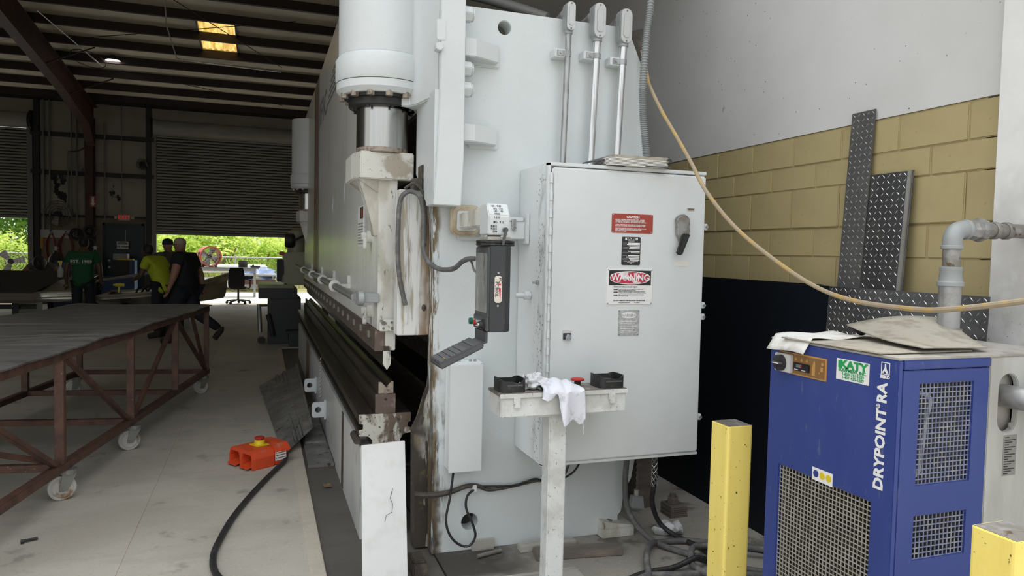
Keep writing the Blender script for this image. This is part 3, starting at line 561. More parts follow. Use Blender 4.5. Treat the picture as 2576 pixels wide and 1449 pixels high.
# leaning aluminium cover plate in front of the bed end
pl = MB().hexa([(.437, 3.22, 0), (.645, 3.22, 0), (.645, 3.235, 0), (.437, 3.235, 0), (.461, 3.50, .632), (.674, 3.50, .642), (.674, 3.515, .642), (.461, 3.515, .632)])
cpl = pl.build('cover_plate', 'curtain_white', bevel=.002); MB().box(.54, .60, 3.47, 3.93, .46, .50).build('prop', 'steel_brown', cpl)
tag(cpl, 'white scratched upright cover plate standing before the press bed end', 'plate')
tag(MB().tube([(.60, 3.405, .44), (.585, 3.385, .40), (.595, 3.37, .375), (.588, 3.35, .345), (.56, 3.34, .335), (.55, 3.322, .31)], .0012, 5, 1).build('bent_wire', 'ink_black'), 'thin bent black wire hanging on the white cover plate', 'wire')
tag(MB().box(.70, .775, 3.37, 3.56, -.0, .055).box(.705, .77, 3.40, 3.52, .055, .07).build('floor_block', 'grime', bevel=.006), 'dark oily steel block beside the foot of the white plate', 'block')
# hydraulic hose along the guide, into the pendant
hz = MB().tube([(.705, 3.70, 1.30), (.665, 3.70, 1.5), (.664, 3.695, 1.8), (.69, 3.69, 1.875), (.735, 3.68, 1.885), (.775, 3.67, 1.84), (.785, 3.66, 1.70), (.782, 3.65, 1.60), (.80, 3.60, 1.53), (.84, 3.52, 1.495), (.885, 3.42, 1.50), (.905, 3.34, 1.535), (.925, 3.30, 1.55), (.955, 3.28, 1.552)], .0125, 8)
tag(hz.build('control_cable', 'dusty_rubber', smooth=True), 'dark greasy control cable looping from press guide to pendant', 'cable')
hz2 = MB().tube([(.69, 3.69, 1.90), (.74, 3.685, 1.93), (.79, 3.68, 1.87), (.80, 3.675, 1.75), (.795, 3.66, 1.62)], .008, 6)
tag(hz2.build('hydraulic_hose', 'grime', smooth=True), 'short greasy hydraulic hose arching over top of rusty guide column', 'hose')
hz3 = MB().tube([(.90, 3.36, 1.52), (.92, 3.32, 1.555), (.94, 3.30, 1.54), (.95, 3.285, 1.50), (.965, 3.27, 1.485)], .006, 6)
tag(hz3.build('signal_cable', 'dusty_rubber', smooth=True), 'thin grey cable curving into side of pendant screen', 'cable')

# ------------------------------------------------------------------ electrical cabinet
cab = thing('electrical_cabinet', 'large pale grey electrical cabinet with warning plates mounted on the press side', 'cabinet', (1.736, 3.42, .54))
X0, X1, YF, Z0, Z1 = 1.293, 2.18, 3.222, .545, 2.022
bx = MB().box(X0, X1, YF+.03, 3.618, Z0, Z1).build('body', 'cab_side', cab, bevel=.004)
door = MB().box(X0+.022, X1-.004, YF-.002, YF+.028, Z0+.012, Z1-.022).build('door', 'cab_paint', cab, bevel=.008, seg=3)
MB().box(X0, X1, YF+.004, YF+.032, Z1-.016, Z1+.002).box(X0, X1, YF+.004, YF+.032, Z0-.004, Z0+.010).box(X0, X0+.016, YF+.004, YF+.032, Z0, Z1).build('door_lip', 'cab_paint', cab, bevel=.003)
hn = MB().cyl((X0+.017, YF, Z0+.03), (X0+.017, YF, Z1-.05), .0055, n=8).build('hinge_pin', 'cab_paint', cab)
me = MB().cyl((0, 0, 0), (0, 0, .038), .0085, n=8).mesh('hinge_knuckle', (0, 0, 0)); me.materials.append(MATS['cab_paint'])
for k in range(17):
    o = bpy.data.objects.new('hinge_knuckle', me); col.objects.link(o); o.parent = cab; o.location = Vector((X0+.017, YF-.002, Z0+.05+k*.083))-cab.location
for z in (1.74, 1.33, 1.27, .74):
    c = MB().box(X1-.004, X1+.018, YF+.005, YF+.04, z-.016, z+.016).build('door_clamp', 'cab_paint', cab, bevel=.003); MB().cyl((X1+.010, YF+.005, z), (X1+.010, YF-.003, z), .008, n=6).build('clamp_screw', 'galv', c)
FX = YF-.002
def plate(nm, x0, x1, z0, z1, mat, t=.003, root=cab): return MB().prism(rrect(x0, x1, z0, z1, .006, 2), 'y', FX-t, FX+.001).build(nm, mat, root)
def line(root, mat, x0, x1, z, h, y): return MB().box(x0, x1, y-.0008, y, z-h/2, z+h/2).build('print_line', mat, root)
def rivets(root, x0, x1, z0, z1):
    for x in (x0, x1):
        for z in (z0, z1): MB().ball((x, FX-.003, z), (.004, .002, .004), 8, 4).build('rivet', 'galv', root)
cp = plate('caution_plate', 1.636, 1.866, 1.695, 1.790, 'sign_red'); rivets(cp, 1.643, 1.859, 1.701, 1.784)
F = (0, -1, 0)
text('CAUTION', 'lettering', cp, 'ink_white', (1.752, FX-.0035, 1.774), .016, F, weight=.0005)
for k, s in enumerate(('BEFORE TURNING MAIN MOTOR "OFF" - LOWER', 'THE RAM (OR SLIDE) TO THE CLOSED POSITION', 'OF THE DIE, OR INSTALL BLOCKING FOR SUPPORT.', '', 'THIS IS IMPORTANT BECAUSE THE RAM (OR SLIDE)', 'WILL SETTLE WHEN THE MOTORS ARE SHUT OFF.', '', 'CAUTION: BEFORE WORKING IN DIE AREA INSTALL', 'RAM - SUPPORT BLOCKING AND SHUT OFF', 'ELECTRIC POWER.')):
    if s: text(s, 'lettering', cp, 'ink_white', (1.655, FX-.0035, 1.760-.0062*k), .0074, F, align='LEFT', weight=.0001)
dp = plate('data_plate', 1.695, 1.799, 1.535, 1.676, 'sign_black')
MB().box(1.712, 1.782, FX-.0045, FX-.003, 1.660, 1.672).build('print_line', 'ink_white', dp); text('PACIFIC', 'lettering', dp, 'ink_black', (1.747, FX-.005, 1.666), .013, F, weight=.0006, sx=1.15)
text('DATA PLATE', 'lettering', dp, 'ink_white', (1.747, FX-.0035, 1.655), .006, F)
for k, z in enumerate((1.645, 1.638, 1.631, 1.624, 1.617, 1.604, 1.597, 1.582, 1.575, 1.568, 1.561)):
    x0 = (1.728, 1.722, 1.732, 1.738, 1.735, 1.728, 1.745, 1.73, 1.72, 1.735, 1.74)[k]; line(dp, 'ink_white', x0, 1.795, z, .0046, FX-.003); line(dp, 'ink_grey', 1.700, x0-.006, z, .002, FX-.003)
text('PACIFIC PRESS TECHNOLOGIES\nMT. CARMEL, IL\nUSA', 'lettering', dp, 'ink_white', (1.747, FX-.0035, 1.548), .0058, F)
wp = plate('warning_plate', 1.618, 1.874, 1.338, 1.517, 'sign_white'); rivets(wp, 1.624, 1.868, 1.344, 1.511)
MB().box(1.628, 1.864, FX-.004, FX-.003, 1.434, 1.508).build('print_panel', 'sign_black', wp)
el = lambda a, b, n=28: [(1.746+a*math.cos(2*math.pi*i/n), 1.471+b*math.copysign(abs(math.sin(2*math.pi*i/n))**.8, math.sin(2*math.pi*i/n))) for i in range(n)]
MB().prism(el(.113, .033), 'y', FX-.005, FX-.004).build('print_oval', 'ink_white', wp); MB().prism(el(.109, .029), 'y', FX-.006, FX-.005).build('print_oval', 'warn_red', wp)
text('WARNING', 'lettering', wp, 'ink_white', (1.746, FX-.0066, 1.471), .044, F, weight=.001)
text('TO PREVENT SERIOUS BODILY INJURY:', 'lettering', wp, 'ink_black', (1.655, FX-.0035, 1.425), .0078, F, align='LEFT', weight=.0002)
for z, s in ((1.412, 'PLACE ANY PART OF YOUR BODY IN OR NEAR THE\nPOINT OF OPERATION AT ANY TIME.'), (1.399, 'OPERATE, SERVICE OR ADJUST THIS MACHINE WITHOUT\nPROPER INSTRUCTION AND WITHOUT READING MANUAL.'), (1.384, 'REMOVE GUARDS OR SAFETY DEVICES FROM MACHINE.\nKEEP HANDS CLEAR.')):
    text('NEVER', 'lettering', wp, 'ink_black', (1.655, FX-.0035, z), .0078, F, align='LEFT', weight=.0003); text(s, 'lettering', wp, 'ink_black', (1.682, FX-.0035, z-.001), .0058, F, align='LEFT')
text('DO NOT REMOVE THIS SIGN FROM THE MACHINE', 'lettering', wp, 'ink_black', (1.744, FX-.0035, 1.357), .0078, F, weight=.0002)
text('PACIFIC PRESS TECHNOLOGIES                    MT. CARMEL, IL', 'lettering', wp, 'ink_black', (1.744, FX-.0035, 1.346), .0045, F)
fp = plate('faded_plate', 1.686, 1.804, 1.181, 1.310, 'faded_tin'); rivets(fp, 1.691, 1.799, 1.186, 1.305)
MB().prism([(1.745+.045*math.cos(2*math.pi*i/24), 1.283+.016*math.sin(2*math.pi*i/24)) for i in range(24)], 'y', FX-.0045, FX-.003).build('print_oval', 'sign_white', fp)
text('WARNING', 'lettering', fp, 'faded_tin', (1.745, FX-.005, 1.283), .019, F, weight=.0004)
for k in range(7): line(fp, 'sign_white', 1.700, 1.79-.01*(k % 3), 1.252-.009*k, .0035, FX-.003)
lk = plate('door_lock', 1.385, 1.432, 1.163, 1.214, 'knob_grey', .004)
MB().box(1.388, 1.428, FX-.006, FX-.003, 1.168, 1.198).build('lock_recess', 'ink_black', lk); MB().cyl((1.410, FX-.004, 1.180), (1.410, FX-.026, 1.180), .014, n=20).build('lock_cylinder', 'galv_bright', lk, smooth=True, bevel=.002)
hd = MB().prism([(2.030+.045*math.cos(R(a))*(1 if 0 < a < 180 else .8), 1.748+.05*math.sin(R(a))) for a in range(0, 181, 15)]+[(1.995, 1.70), (2.02, 1.655), (2.05, 1.675), (2.072, 1.70)], 'y', FX-.030, FX).build('switch_hub', 'old_pipe', cab, bevel=.008, seg=3, smooth=True)
MB().hexa([(1.985, FX-.05, 1.595), (2.015, FX-.05, 1.588), (2.015, FX-.025, 1.588), (1.985, FX-.025, 1.595), (2.02, FX-.05, 1.70), (2.062, FX-.05, 1.70), (2.062, FX-.025, 1.70), (2.02, FX-.025, 1.70)]).build('switch_lever', 'dark_steel', hd, bevel=.006)
w_ = plate('indicator_window', 2.062, 2.110, 1.820, 1.834, 'faded_tin', .003); MB().box(2.068, 2.104, FX-.0042, FX-.003, 1.823, 1.831).build('window_pane', 'stripe_brown', w_)
MB().prism([(2.004, 1.533), (2.004, 1.553), (2.055, 1.560), (2.088, 1.556), (2.085, 1.532)], 'y', FX-.001, FX+.001).build('tape_strip', 'tape_cream', cab)
MB().cyl((X0-.03, 3.32, 1.44), (X0, 3.32, 1.44), .006, n=8).cyl((X0-.012, 3.32, 1.44), (X0, 3.32, 1.44), .012, n=6).build('side_stud', 'galv', cab)
MB().cyl((1.21, 3.42, 1.37), (X0, 3.42, 1.37), .013, n=10).cyl((1.255, 3.42, 1.37), (1.285, 3.42, 1.37), .022, n=8).build('conduit_nipple', 'cab_paint', cab, smooth=True)
# notebook lying on the cabinet
bk = thing('notebook', 'worn open notebook with dog-eared pages on top of grey cabinet', 'notebook', (1.73, 3.3, 2.025))
def pages(z0, z1, curl, x0, x1, y0, y1):
    m = MB()
    def f(u, v, t): return (x0+(x1-x0)*u, y0+(y1-y0)*v-.02*math.sin(u*3), t+curl*max(0, .35-u)**2+.01*math.sin(u*5+t*40)*.3)
    for k in range(6):
        z = z0+(z1-z0)*k/6; m.hexa([f(0, 0, z), f(1, 0, z), f(1, 1, z), f(0, 1, z), f(0, 0, z+.0035), f(1, 0, z+.0035), f(1, 1, z+.0035), f(0, 1, z+.0035)])
    return m
pages(2.028, 2.062, .0, 1.60, 1.925, 3.19, 3.38).build('pages', 'paper', bk)
pages(2.058, 2.076, -.02, 1.63, 1.93, 3.20, 3.40).build('pages', 'cardboard', bk)
MB().hexa([(1.555, 3.24, 2.026), (1.93, 3.16, 2.026), (1.94, 3.40, 2.026), (1.60, 3.42, 2.026), (1.555, 3.24, 2.030), (1.93, 3.16, 2.030), (1.94, 3.40, 2.030), (1.60, 3.42, 2.030)]).build('cover', 'pendant_black', bk)
MB().hexa([(1.545, 3.26, 2.040), (1.72, 3.20, 2.068), (1.72, 3.40, 2.10), (1.56, 3.42, 2.05), (1.545, 3.26, 2.046), (1.72, 3.20, 2.074), (1.72, 3.40, 2.106), (1.56, 3.42, 2.056)]).build('cover', 'pendant_black', bk)
sp = MB()
for k in range(16): sp.torus((1.932, 3.185+.013*k, 2.055), (0, 1, 0), .014, .0016, 10, 5)
sp.build('spiral', 'dark_steel', bk)
# slim wireway box on the frame face
wb_ = thing('wireway_box', 'tall narrow white junction box on press frame above hanging black cable', 'junction box', (1.0, 3.6, .45))
MB().box(.905, 1.075, 3.525, 3.618, .463, 1.020).build('box', 'cab_side', wb_, bevel=.003); MB().box(.903, 1.078, 3.515, 3.527, .455, 1.008).build('cover', 'cab_paint', wb_, bevel=.003)
for x in (.96, 1.02, 1.045): MB().cyl((x, 3.56, 1.018), (x, 3.56, 1.030), .008, n=8).build('screw', 'galv', wb_)
MB().cyl((.93, 3.57, 1.018), (.93, 3.57, 1.048), .011, n=8).build('cable_gland', 'tape_cream', wb_)
tag(MB().tube([(.945, 3.57, .463), (.925, 3.565, .31), (.905, 3.56, .20), (.925, 3.55, .12), (.975, 3.55, .065), (1.03, 3.55, .052), (1.062, 3.55, .10), (1.045, 3.55, .17), (1.012, 3.56, .25), (1.02, 3.57, .31), (1.06, 3.59, .333)], .0065, 8).build('black_cable', 'black_rubber', smooth=True), 'thin black cable looping down from narrow white box to floor', 'cable')
tag(MB().tube([(.745, 3.60, .333), (.84, 3.60, .322), (.93, 3.60, .328), (1.02, 3.60, .352), (1.08, 3.60, .350), (1.15, 3.60, .322), (1.28, 3.60, .330), (1.42, 3.60, .347), (1.50, 3.59, .34), (1.56, 3.57, .37), (1.585, 3.55, .44), (1.59, 3.50, .54)], .011, 8, rs=lambda t: .018-.011*min(1, t*1.6)).build('frame_cable', 'grime', smooth=True), 'grimy cable running along the lower press frame to the cabinet', 'cable')
tag(MB().tube([(1.10, 3.60, .345), (1.28, 3.595, .336), (1.40, 3.595, .360), (1.44, 3.595, .352), (1.52, 3.58, .345), (1.60, 3.56, .38), (1.64, 3.54, .44), (1.645, 3.50, .54)], .006, 6).build('black_lead', 'black_rubber', smooth=True), 'slim black lead curving up under the grey cabinet', 'cable')
for x, z in ((1.455, .345), (1.065, .338)): tag(MB().box(x-.012, x+.012, 3.585, 3.621, z-.018, z+.02).build('cable_clip', 'cab_paint', bevel=.003), 'small painted cable clip on press frame, %s one' % ('right-hand' if x > 1.2 else 'left-hand'), 'clip')
# ------------------------------------------------------------------ pendant controller on its arm
pen = thing('control_pendant', 'black press controller pendant with screen and keyboard hanging from white arm', 'control panel', (.98, 3.05, 1.22))
Q = lambda mb, n, m, root=pen, **k: mb.build(n, m, root, **k)
bod = Q(MB().prism([(.932, 2.972), (1.0, 2.965), (1.034, 2.995), (1.04, 3.165), (.932, 3.175)], 'z', 1.236, 1.612), 'housing', 'pendant_black', bevel=.003)
Q(MB().box(.926, .933, 2.976, 3.172, 1.30, 1.606), 'bezel', 'pendant_grey', bod, bevel=.002)
Q(MB().box(.9235, .927, 2.99, 3.160, 1.318, 1.580), 'screen', 'screen_glass', bod)
Q(MB().box(.920, .933, 2.976, 3.172, 1.24, 1.302), 'button_panel', 'pendant_grey', bod, bevel=.003)
bd = Q(MB().prism(rrect(.952, .985, 1.365, 1.482, .012, 4), 'y', 2.9625, 2.968), 'badge', 'badge', bod)
text('PC800L', 'lettering', bd, 'ink_black', (.961, 2.962, 1.424), .021, (0, -1, 0), up=(1, 0, 0)); text('PC', 'lettering', bd, 'ink_black', (.977, 2.962, 1.462), .021, (0, -1, 0), up=(1, 0, 0))
Q(MB().prism([(.967, 1.448), (.980, 1.448), (.978, 1.375)], 'y', 2.9615, 2.963), 'badge_wedge', 'warn_red', bd)
for z in (1.352, 1.495): Q(MB().cyl((.968, 2.969, z), (.968, 2.962, z), .005, n=10), 'screw', 'galv', bod)
gb = Q(MB().cyl((.921, 3.13, 1.272), (.902, 3.13, 1.272), .013, n=16), 'push_button', 'galv_bright', bod, smooth=True); Q(MB().cyl((.902, 3.13, 1.272), (.888, 3.13, 1.272), .015, n=16), 'button_cap', 'btn_green', gb, smooth=True)
rb = Q(MB().cyl((.921, 3.08, 1.27), (.902, 3.08, 1.27), .013, n=16), 'push_button', 'galv_bright', bod, smooth=True); Q(MB().cyl((.902, 3.08, 1.27), (.893, 3.08, 1.27), .012, n=16), 'button_cap', 'btn_red', rb, smooth=True)
kn = Q(MB().lathe([(.026, 0), (.026, .006), (.017, .010), (.015, .022), (.001, .023)], (.921, 3.015, 1.266), (-1, 0, 0), 20), 'key_switch', 'black_rubber', bod, smooth=True); Q(MB().box(.885, .90, 3.013, 3.017, 1.262, 1.266).cyl((.905, 3.015, 1.266), (.893, 3.015, 1.266), .008, n=12), 'key', 'galv_bright', kn)
Q(MB().lathe([(.082, 0), (.086, .003), (.086, .010), (.083, .012), (.086, .014), (.086, .022), (.08, .025)], (.982, 3.06, 1.612), n=36), 'swivel_disc', 'black_rubber', smooth=True)
Q(MB().box(.925, 1.03, 2.99, 3.12, 1.637, 1.652).cyl((.975, 3.06, 1.65), (.975, 3.06, 1.665), .03, n=16), 'swivel_plate', 'wood_grey', bevel=.002)
hd_ = Q(MB().prism([(3.0, 1.66), (2.995, 1.745), (3.03, 1.798), (3.13, 1.796), (3.13, 1.66)], 'x', .928, 1.026), 'arm_head', 'press_white', bevel=.005)
for k, (s, x, z) in enumerate((('9.870', .965, 1.735), ('MT-  9.12', .975, 1.715), ('8.812', .953, 1.698), ('9.515', .953, 1.686), ('.574', .957, 1.674))): text(s, 'handwriting', hd_, 'ink_black', (x, 2.9955, z), .0125, (0, -1, 0), weight=.0001)
for k, (s, x, z) in enumerate((('160 - 9.35', .968, 1.787), ('152 - 115', .975, 1.775), ('142 - 132', .975, 1.764), ('9.832', .968, 1.752))): text(s, 'handwriting', hd_, 'ink_black', (x, 2.990+(z-1.742)*.66, z), .0115, (0, -1, .66))
Q(MB().cyl((1.003, 2.997, 1.682), (1.003, 2.975, 1.682), .011, n=14).beam((1.003, 2.972, 1.686), (.985, 2.965, 1.615), .012, .010, (0, 1, 0)), 'clamp_handle', 'pendant_grey', hd_, bevel=.002)
Q(MB().hexa([(.938, 3.12, 1.70), (1.018, 3.12, 1.70), (1.02, 3.56, 1.70), (.94, 3.56, 1.70), (.938, 3.12, 1.79), (1.018, 3.12, 1.79), (1.02, 3.56, 1.775), (.94, 3.56, 1.775)]), 'arm_tube', 'dirty_white', bevel=.006)
pd = Q(MB().prism(rrect(.90, 1.06, 1.664, 1.822, .04, 5), 'y', 3.545, 3.585), 'mount_pad', 'beige_pad', bevel=.010, seg=3, smooth=True)
Q(MB().prism(rrect(.93, 1.03, 1.69, 1.79, .012, 3), 'y', 3.53, 3.547), 'mount_plate', 'press_white', pd, bevel=.003)
Q(MB().box(.955, 1.10, 3.585, 3.619, 1.645, 1.80), 'mount_box', 'press_white', bevel=.004)
br = Q(MB().box(1.06, 1.275, 3.48, 3.56, 1.655, 1.745).box(1.06, 1.265, 3.475, 3.565, 1.745, 1.765), 'stay_channel', 'cab_paint', bevel=.003)
Q(MB().box(1.275, 1.291, 3.455, 3.585, 1.63, 1.785), 'stay_flange', 'cab_paint', br, bevel=.003); Q(MB().box(1.20, 1.222, 3.468, 3.476, 1.715, 1.755).torus((1.211, 3.465, 1.708), (0, 1, 0), .010, .004, 14, 6), 'stay_clip', 'galv', br)
# keyboard shelf and keyboard, sloping down towards the operator
Q(MB().hexa([(.925, 3.0, 1.236), (.936, 3.0, 1.236), (.936, 3.16, 1.236), (.925, 3.16, 1.236), (.925, 3.0, 1.192), (.936, 3.0, 1.188), (.936, 3.16, 1.188), (.925, 3.16, 1.192)]).hexa([(.925, 3.0, 1.192), (.936, 3.0, 1.188), (.936, 3.16, 1.188), (.925, 3.16, 1.192), (.86, 3.0, 1.160), (.86, 3.0, 1.155), (.86, 3.16, 1.155), (.86, 3.16, 1.160)]), 'keyboard_bracket', 'pendant_grey')
from mathutils import Euler
kb = MB()
ax = Vector((-.205, 0, -.098)).normalized(); ay = Vector((0, 1, 0)); an = ay.cross(ax).normalized()
if an.z < 0: an = -an
K0 = Vector((.905, 2.968, 1.190))
def kp(u, v, h): return K0+ax*u+ay*v+an*h
def kbox(mb, u0, u1, v0, v1, h0, h1): return mb.hexa([kp(u0, v0, h0), kp(u1, v0, h0), kp(u1, v1, h0), kp(u0, v1, h0), kp(u0, v0, h1), kp(u1, v0, h1), kp(u1, v1, h1), kp(u0, v1, h1)])
key = Q(kbox(MB(), 0, .212, 0, .20, -.022, .006), 'keyboard', 'pendant_grey', bevel=.006)
for r_ in range(6):
    nk = 9
    for c_ in range(nk):
        u0 = .048+.026*r_; v0 = .012+.0195*c_
        if r_ == 0: u0 = .035; 
        Q(kbox(MB(), u0, u0+(.010 if r_ == 0 else .022), v0, v0+.0175, .006, .0095), 'key', 'key_grey', key)
Q(kbox(MB(), .172, .175, .03, .06, .006, .0101), 'key_stripe', 'amber', key)
# ------------------------------------------------------------------ palm-button pedestal
ped = thing('operator_pedestal', 'grey operator pedestal with long box top and square post in front of cabinet', 'pedestal', (1.28, 3.05, 0))
Q(MB().box(1.237, 1.323, 2.995, 3.08, .012, .855), 'post', 'tray_paint', ped, bevel=.006)
Q(MB().box(1.10, 1.50, 2.86, 3.25, 0, .012), 'base_plate', 'wood_grey', ped, bevel=.002)
Q(MB().box(1.13, 1.45, 2.985, 3.09, .848, .858), 'head_plate', 'tray_paint', ped)
bxh = Q(MB().box(.992, 1.605, 2.965, 3.13, .858, .952), 'box', 'tray_paint', ped, bevel=.004)
Q(MB().box(.985, 1.612, 2.958, 3.137, .950, .966), 'lid', 'tray_top', ped, bevel=.004); Q(MB().box(.985, 1.612, 2.956, 2.962, .944, .964), 'lid_edge', 'tray_paint', ped, bevel=.002)
for x in (1.065, 1.53): Q(MB().box(x-.016, x+.016, 2.952, 2.966, .915, .950).box(x-.012, x+.014, 2.945, 2.964, .900, .922), 'box_latch', 'tray_paint', bxh, bevel=.004)
def guard(x0, x1):
    n = 8; pts = []
    y0, y1 = 2.972, 3.10
    out = rrect(x0, x1, y0, y1, .028, 4); inn = rrect(x0+.006, x1-.006, y0+.006, y1-.006, .024, 4)
    vs = []; fs = []; k = len(out)
    def top(p): u = (p[0]-x0)/(x1-x0); return .966+.058-.022*math.sin(math.pi*u)**2*(1 if p[1] > (y0+y1)/2 else 1.5)
    for p in out: vs.append((p[0], p[1], .966))
    for p in out: vs.append((p[0], p[1], top(p)))
    for p in inn: vs.append((p[0], p[1], top(p)))
    for p in inn: vs.append((p[0], p[1], .966))
    for i in range(k):
        j = (i+1) % k
        for a in range(3): fs.append((a*k+i, a*k+j, (a+1)*k+j, (a+1)*k+i))
    g = Q(MB().add(vs, fs), 'button_guard', 'black_rubber', ped, smooth=True)
    Q(MB().box(x0+.03, x1-.02, y0-.002, y0+.004, .995, 1.002), 'guard_slot', 'pendant_grey', g)
    Q(MB().lathe([(.03, .966), (.03, .985), (.038, .99), (.03, 1.0), (.001, 1.002)], ((x0+x1)/2, 3.036, 0), n=18), 'palm_button', 'cast_black', g, smooth=True)
guard(.993, 1.115); guard(1.475, 1.605)
Q(MB().lathe([(.015, .966), (.015, .99), (.012, .992)], (1.395, 3.05, 0), n=16), 'stop_stem', 'cast_black', ped, smooth=True); Q(MB().lathe([(.010, .990), (.031, .996), (.033, 1.003), (.022, 1.008), (.001, 1.009)], (1.395, 3.05, 0), n=24), 'stop_button', 'btn_red', ped, smooth=True)
Q(MB().cyl((1.235, 3.06, .966), (1.235, 3.06, 1.0), .010, n=12).box(1.222, 1.25, 3.05, 3.07, .998, 1.006), 'selector_switch', 'amber', ped, bevel=.002)
# rags
cr = MB()
def blob(u, v):
    a = 2*math.pi*u; t = math.pi*v; r = .050*(1+.15*math.sin(4*a+3*math.sin(4*t))+.12*math.sin(7*t+3*a)+.07*math.sin(11*a-5*t))
    return (1.175+1.15*r*math.sin(t)*math.cos(a), 3.05+r*math.sin(t)*math.sin(a), .966+.032+.72*r*math.cos(t)*1.0)
cr.sheet(blob, 40, 24)
for i, p in enumerate(cr.v): p.z = max(p.z, .9665)
tag(cr.build('shop_rag', 'rag_dirty', smooth=True), 'crumpled stained white rag on pedestal box beside left button guard', 'rag')
dg_ = MB()
def drape(u, v):
    # u along the width, v from back of lid, over the edge, hanging
    L1 = .16; s_ = v*.31; x = 1.178+.185*u
    wob = .006*math.sin(u*11+v*5)+.010*math.sin(u*5+1.5)*v
    lift = .034*math.sin(math.pi*min(1, s_/L1))*(.35+.65*math.sin(math.pi*(u*.9+.1)))+.012*math.sin(9*u+2*v)**2
    if s_ < L1: y = 3.10-s_; z = .972+lift
    else:
        d = s_-L1; lim = .025+.12*max(0, min(1, (u-.38)/.18))+.015*math.sin(u*15)
        d = min(d, lim) if u < .95 else d*.9; y = 2.940-.006*math.sin(u*14)+wob*.6-.012*math.sin(math.pi*u); z = .968-d+.004*math.sin(u*20)
    return (x+wob+.03*v*(u-.2), y, z)
dg_.sheet(drape, 44, 40)
ro = dg_.build('shop_rag', 'rag', smooth=True, thick=.003); tag(ro, 'white cloth rag draped over front edge of pedestal box', 'rag')
MB().tube([(1.378, 2.938, .835), (1.381, 2.937, .81), (1.377, 2.936, .79), (1.380, 2.936, .77)], .0012, 5).build('loose_thread', 'rag', ro)

# ------------------------------------------------------------------ conduits above the cabinet
def conduit(nm, label, x0, x1, zt, zb, r, mat, lbw, lbh, y=3.56, bz=2.64):
    t = thing(nm, label, 'conduit', (x1, y, zb))
    MB().cyl((x0, y, zt), (x1, y, zb), r, n=16).build('pipe', mat, t, smooth=True)
    zc = zt+lbh/2-.01
    b = MB().prism(rrect(x0-lbw/2, x0+lbw/2, zc-lbh/2, zc+lbh/2, lbw*.45, 6), 'y', y-.028, y+.03).cyl((x0, y, zt-.025), (x0, y, zt+.03), r*1.25, n=16).build('fitting', 'alu_grey', t, bevel=.004, smooth=True)
    c = MB().prism(rrect(x0-lbw*.46, x0+lbw*.46, zc-lbh*.49, zc+lbh*.49, lbw*.44, 6), 'y', y-.033, y-.028).build('fitting_cover', 'alu_plate', b, bevel=.001)
    MB().prism(rrect(x0-lbw*.26, x0+lbw*.26, zc-lbh*.34, zc+lbh*.34, lbw*.24, 6), 'y', y-.036, y-.033).build('cover_boss', 'alu_plate', b, bevel=.0015)
    for z in (zc-lbh*.43, zc+lbh*.43): MB().cyl((x0, y-.033, z), (x0, y-.036, z), .004, n=8).build('cover_screw', 'steel_brown', b)
    MB().cyl((x0, y+.02, zc+lbh*.25), (x0+.03, y+.5, zc+lbh*.3), r*1.05, n=14).build('rear_pipe', 'dull_pipe', t, smooth=True); MB().cyl((x0+.005, y+.07, zc+lbh*.25), (x0+.01, y+.11, zc+lbh*.26), r*1.5, n=10).build('coupling', 'dull_pipe', t)
    xm = x0+(x1-x0)*(zt-bz)/(zt-zb)
    s = MB().cyl((xm, y, bz-.014), (xm, y, bz+.014), r*1.16, n=16).build('strap', 'galv', t, smooth=True); MB().box(xm-.062, xm-r*.9, y-.012, y-.008, bz-.014, bz+.014).cyl((xm-.042, y-.012, bz), (xm-.042, y-.018, bz), .007, n=6).build('strap_ear', 'galv', s)
    MB().box(xm-.075, xm+.012, y-.006, 3.621, bz-.022, bz+.022).build('standoff', 'press_white', t, bevel=.003)
    return t
conduit('electrical_conduit', 'dull galvanised conduit with oval fitting, leftmost of three on press frame', 1.525, 1.508, 2.765, 2.028, .0165, 'galv', .052, .15, bz=2.64)
conduit('electrical_conduit', 'bright conduit with grey oval fitting, middle of three on press frame', 1.692, 1.668, 2.745, 2.028, .021, 'galv_bright', .072, .185, bz=2.645)
conduit('electrical_conduit', 'bright conduit with grey oval fitting, rightmost of three on press frame', 1.850, 1.826, 2.735, 2.10, .021, 'galv_bright', .072, .185, bz=2.63)
fx = thing('flexible_conduit', 'grey corrugated flexible conduit hanging beside upper right press frame', 'conduit', (1.98, 3.5, 2.03))
ptsF = catmull([(1.99, 3.5, 3.4), (1.975, 3.5, 2.96), (1.955, 3.5, 2.748), (1.943, 3.5, 2.50), (1.952, 3.5, 2.32), (1.975, 3.5, 2.14), (1.985, 3.5, 2.03)], 130)
cf = MB(); k_ = len(ptsF)
cf.tube(ptsF, .018, 12, 1, rs=lambda t: .0185+.0035*math.sin(t*2*math.pi*105)); cf.build('hose', 'alu_grey', fx, smooth=True)
tag(MB().prism([(2.0, 2.62), (1.90, 2.82), (2.03, 2.86), (2.05, 2.2), (2.035, 2.16)], 'y', 3.64, 3.70).build('rear_guard', 'grime'), 'dark greasy guard strip behind sloping corner of press frame', 'guard')
tag(MB().box(1.99, 2.06, 3.66, 3.72, 2.60, 2.67).cyl((1.97, 3.69, 2.635), (2.0, 3.69, 2.635), .02, n=8).build('limit_switch', 'cast_black', bevel=.006), 'small black limit switch behind press frame corner', 'switch')
tag(MB().tube([(1.0, 5.0, 3.42), (1.4, 4.75, 3.30), (1.75, 4.45, 3.12)], .035, 10).build('overhead_pipe', 'galv_dark', smooth=True), 'grey overhead pipe passing behind top of press frame', 'pipe')

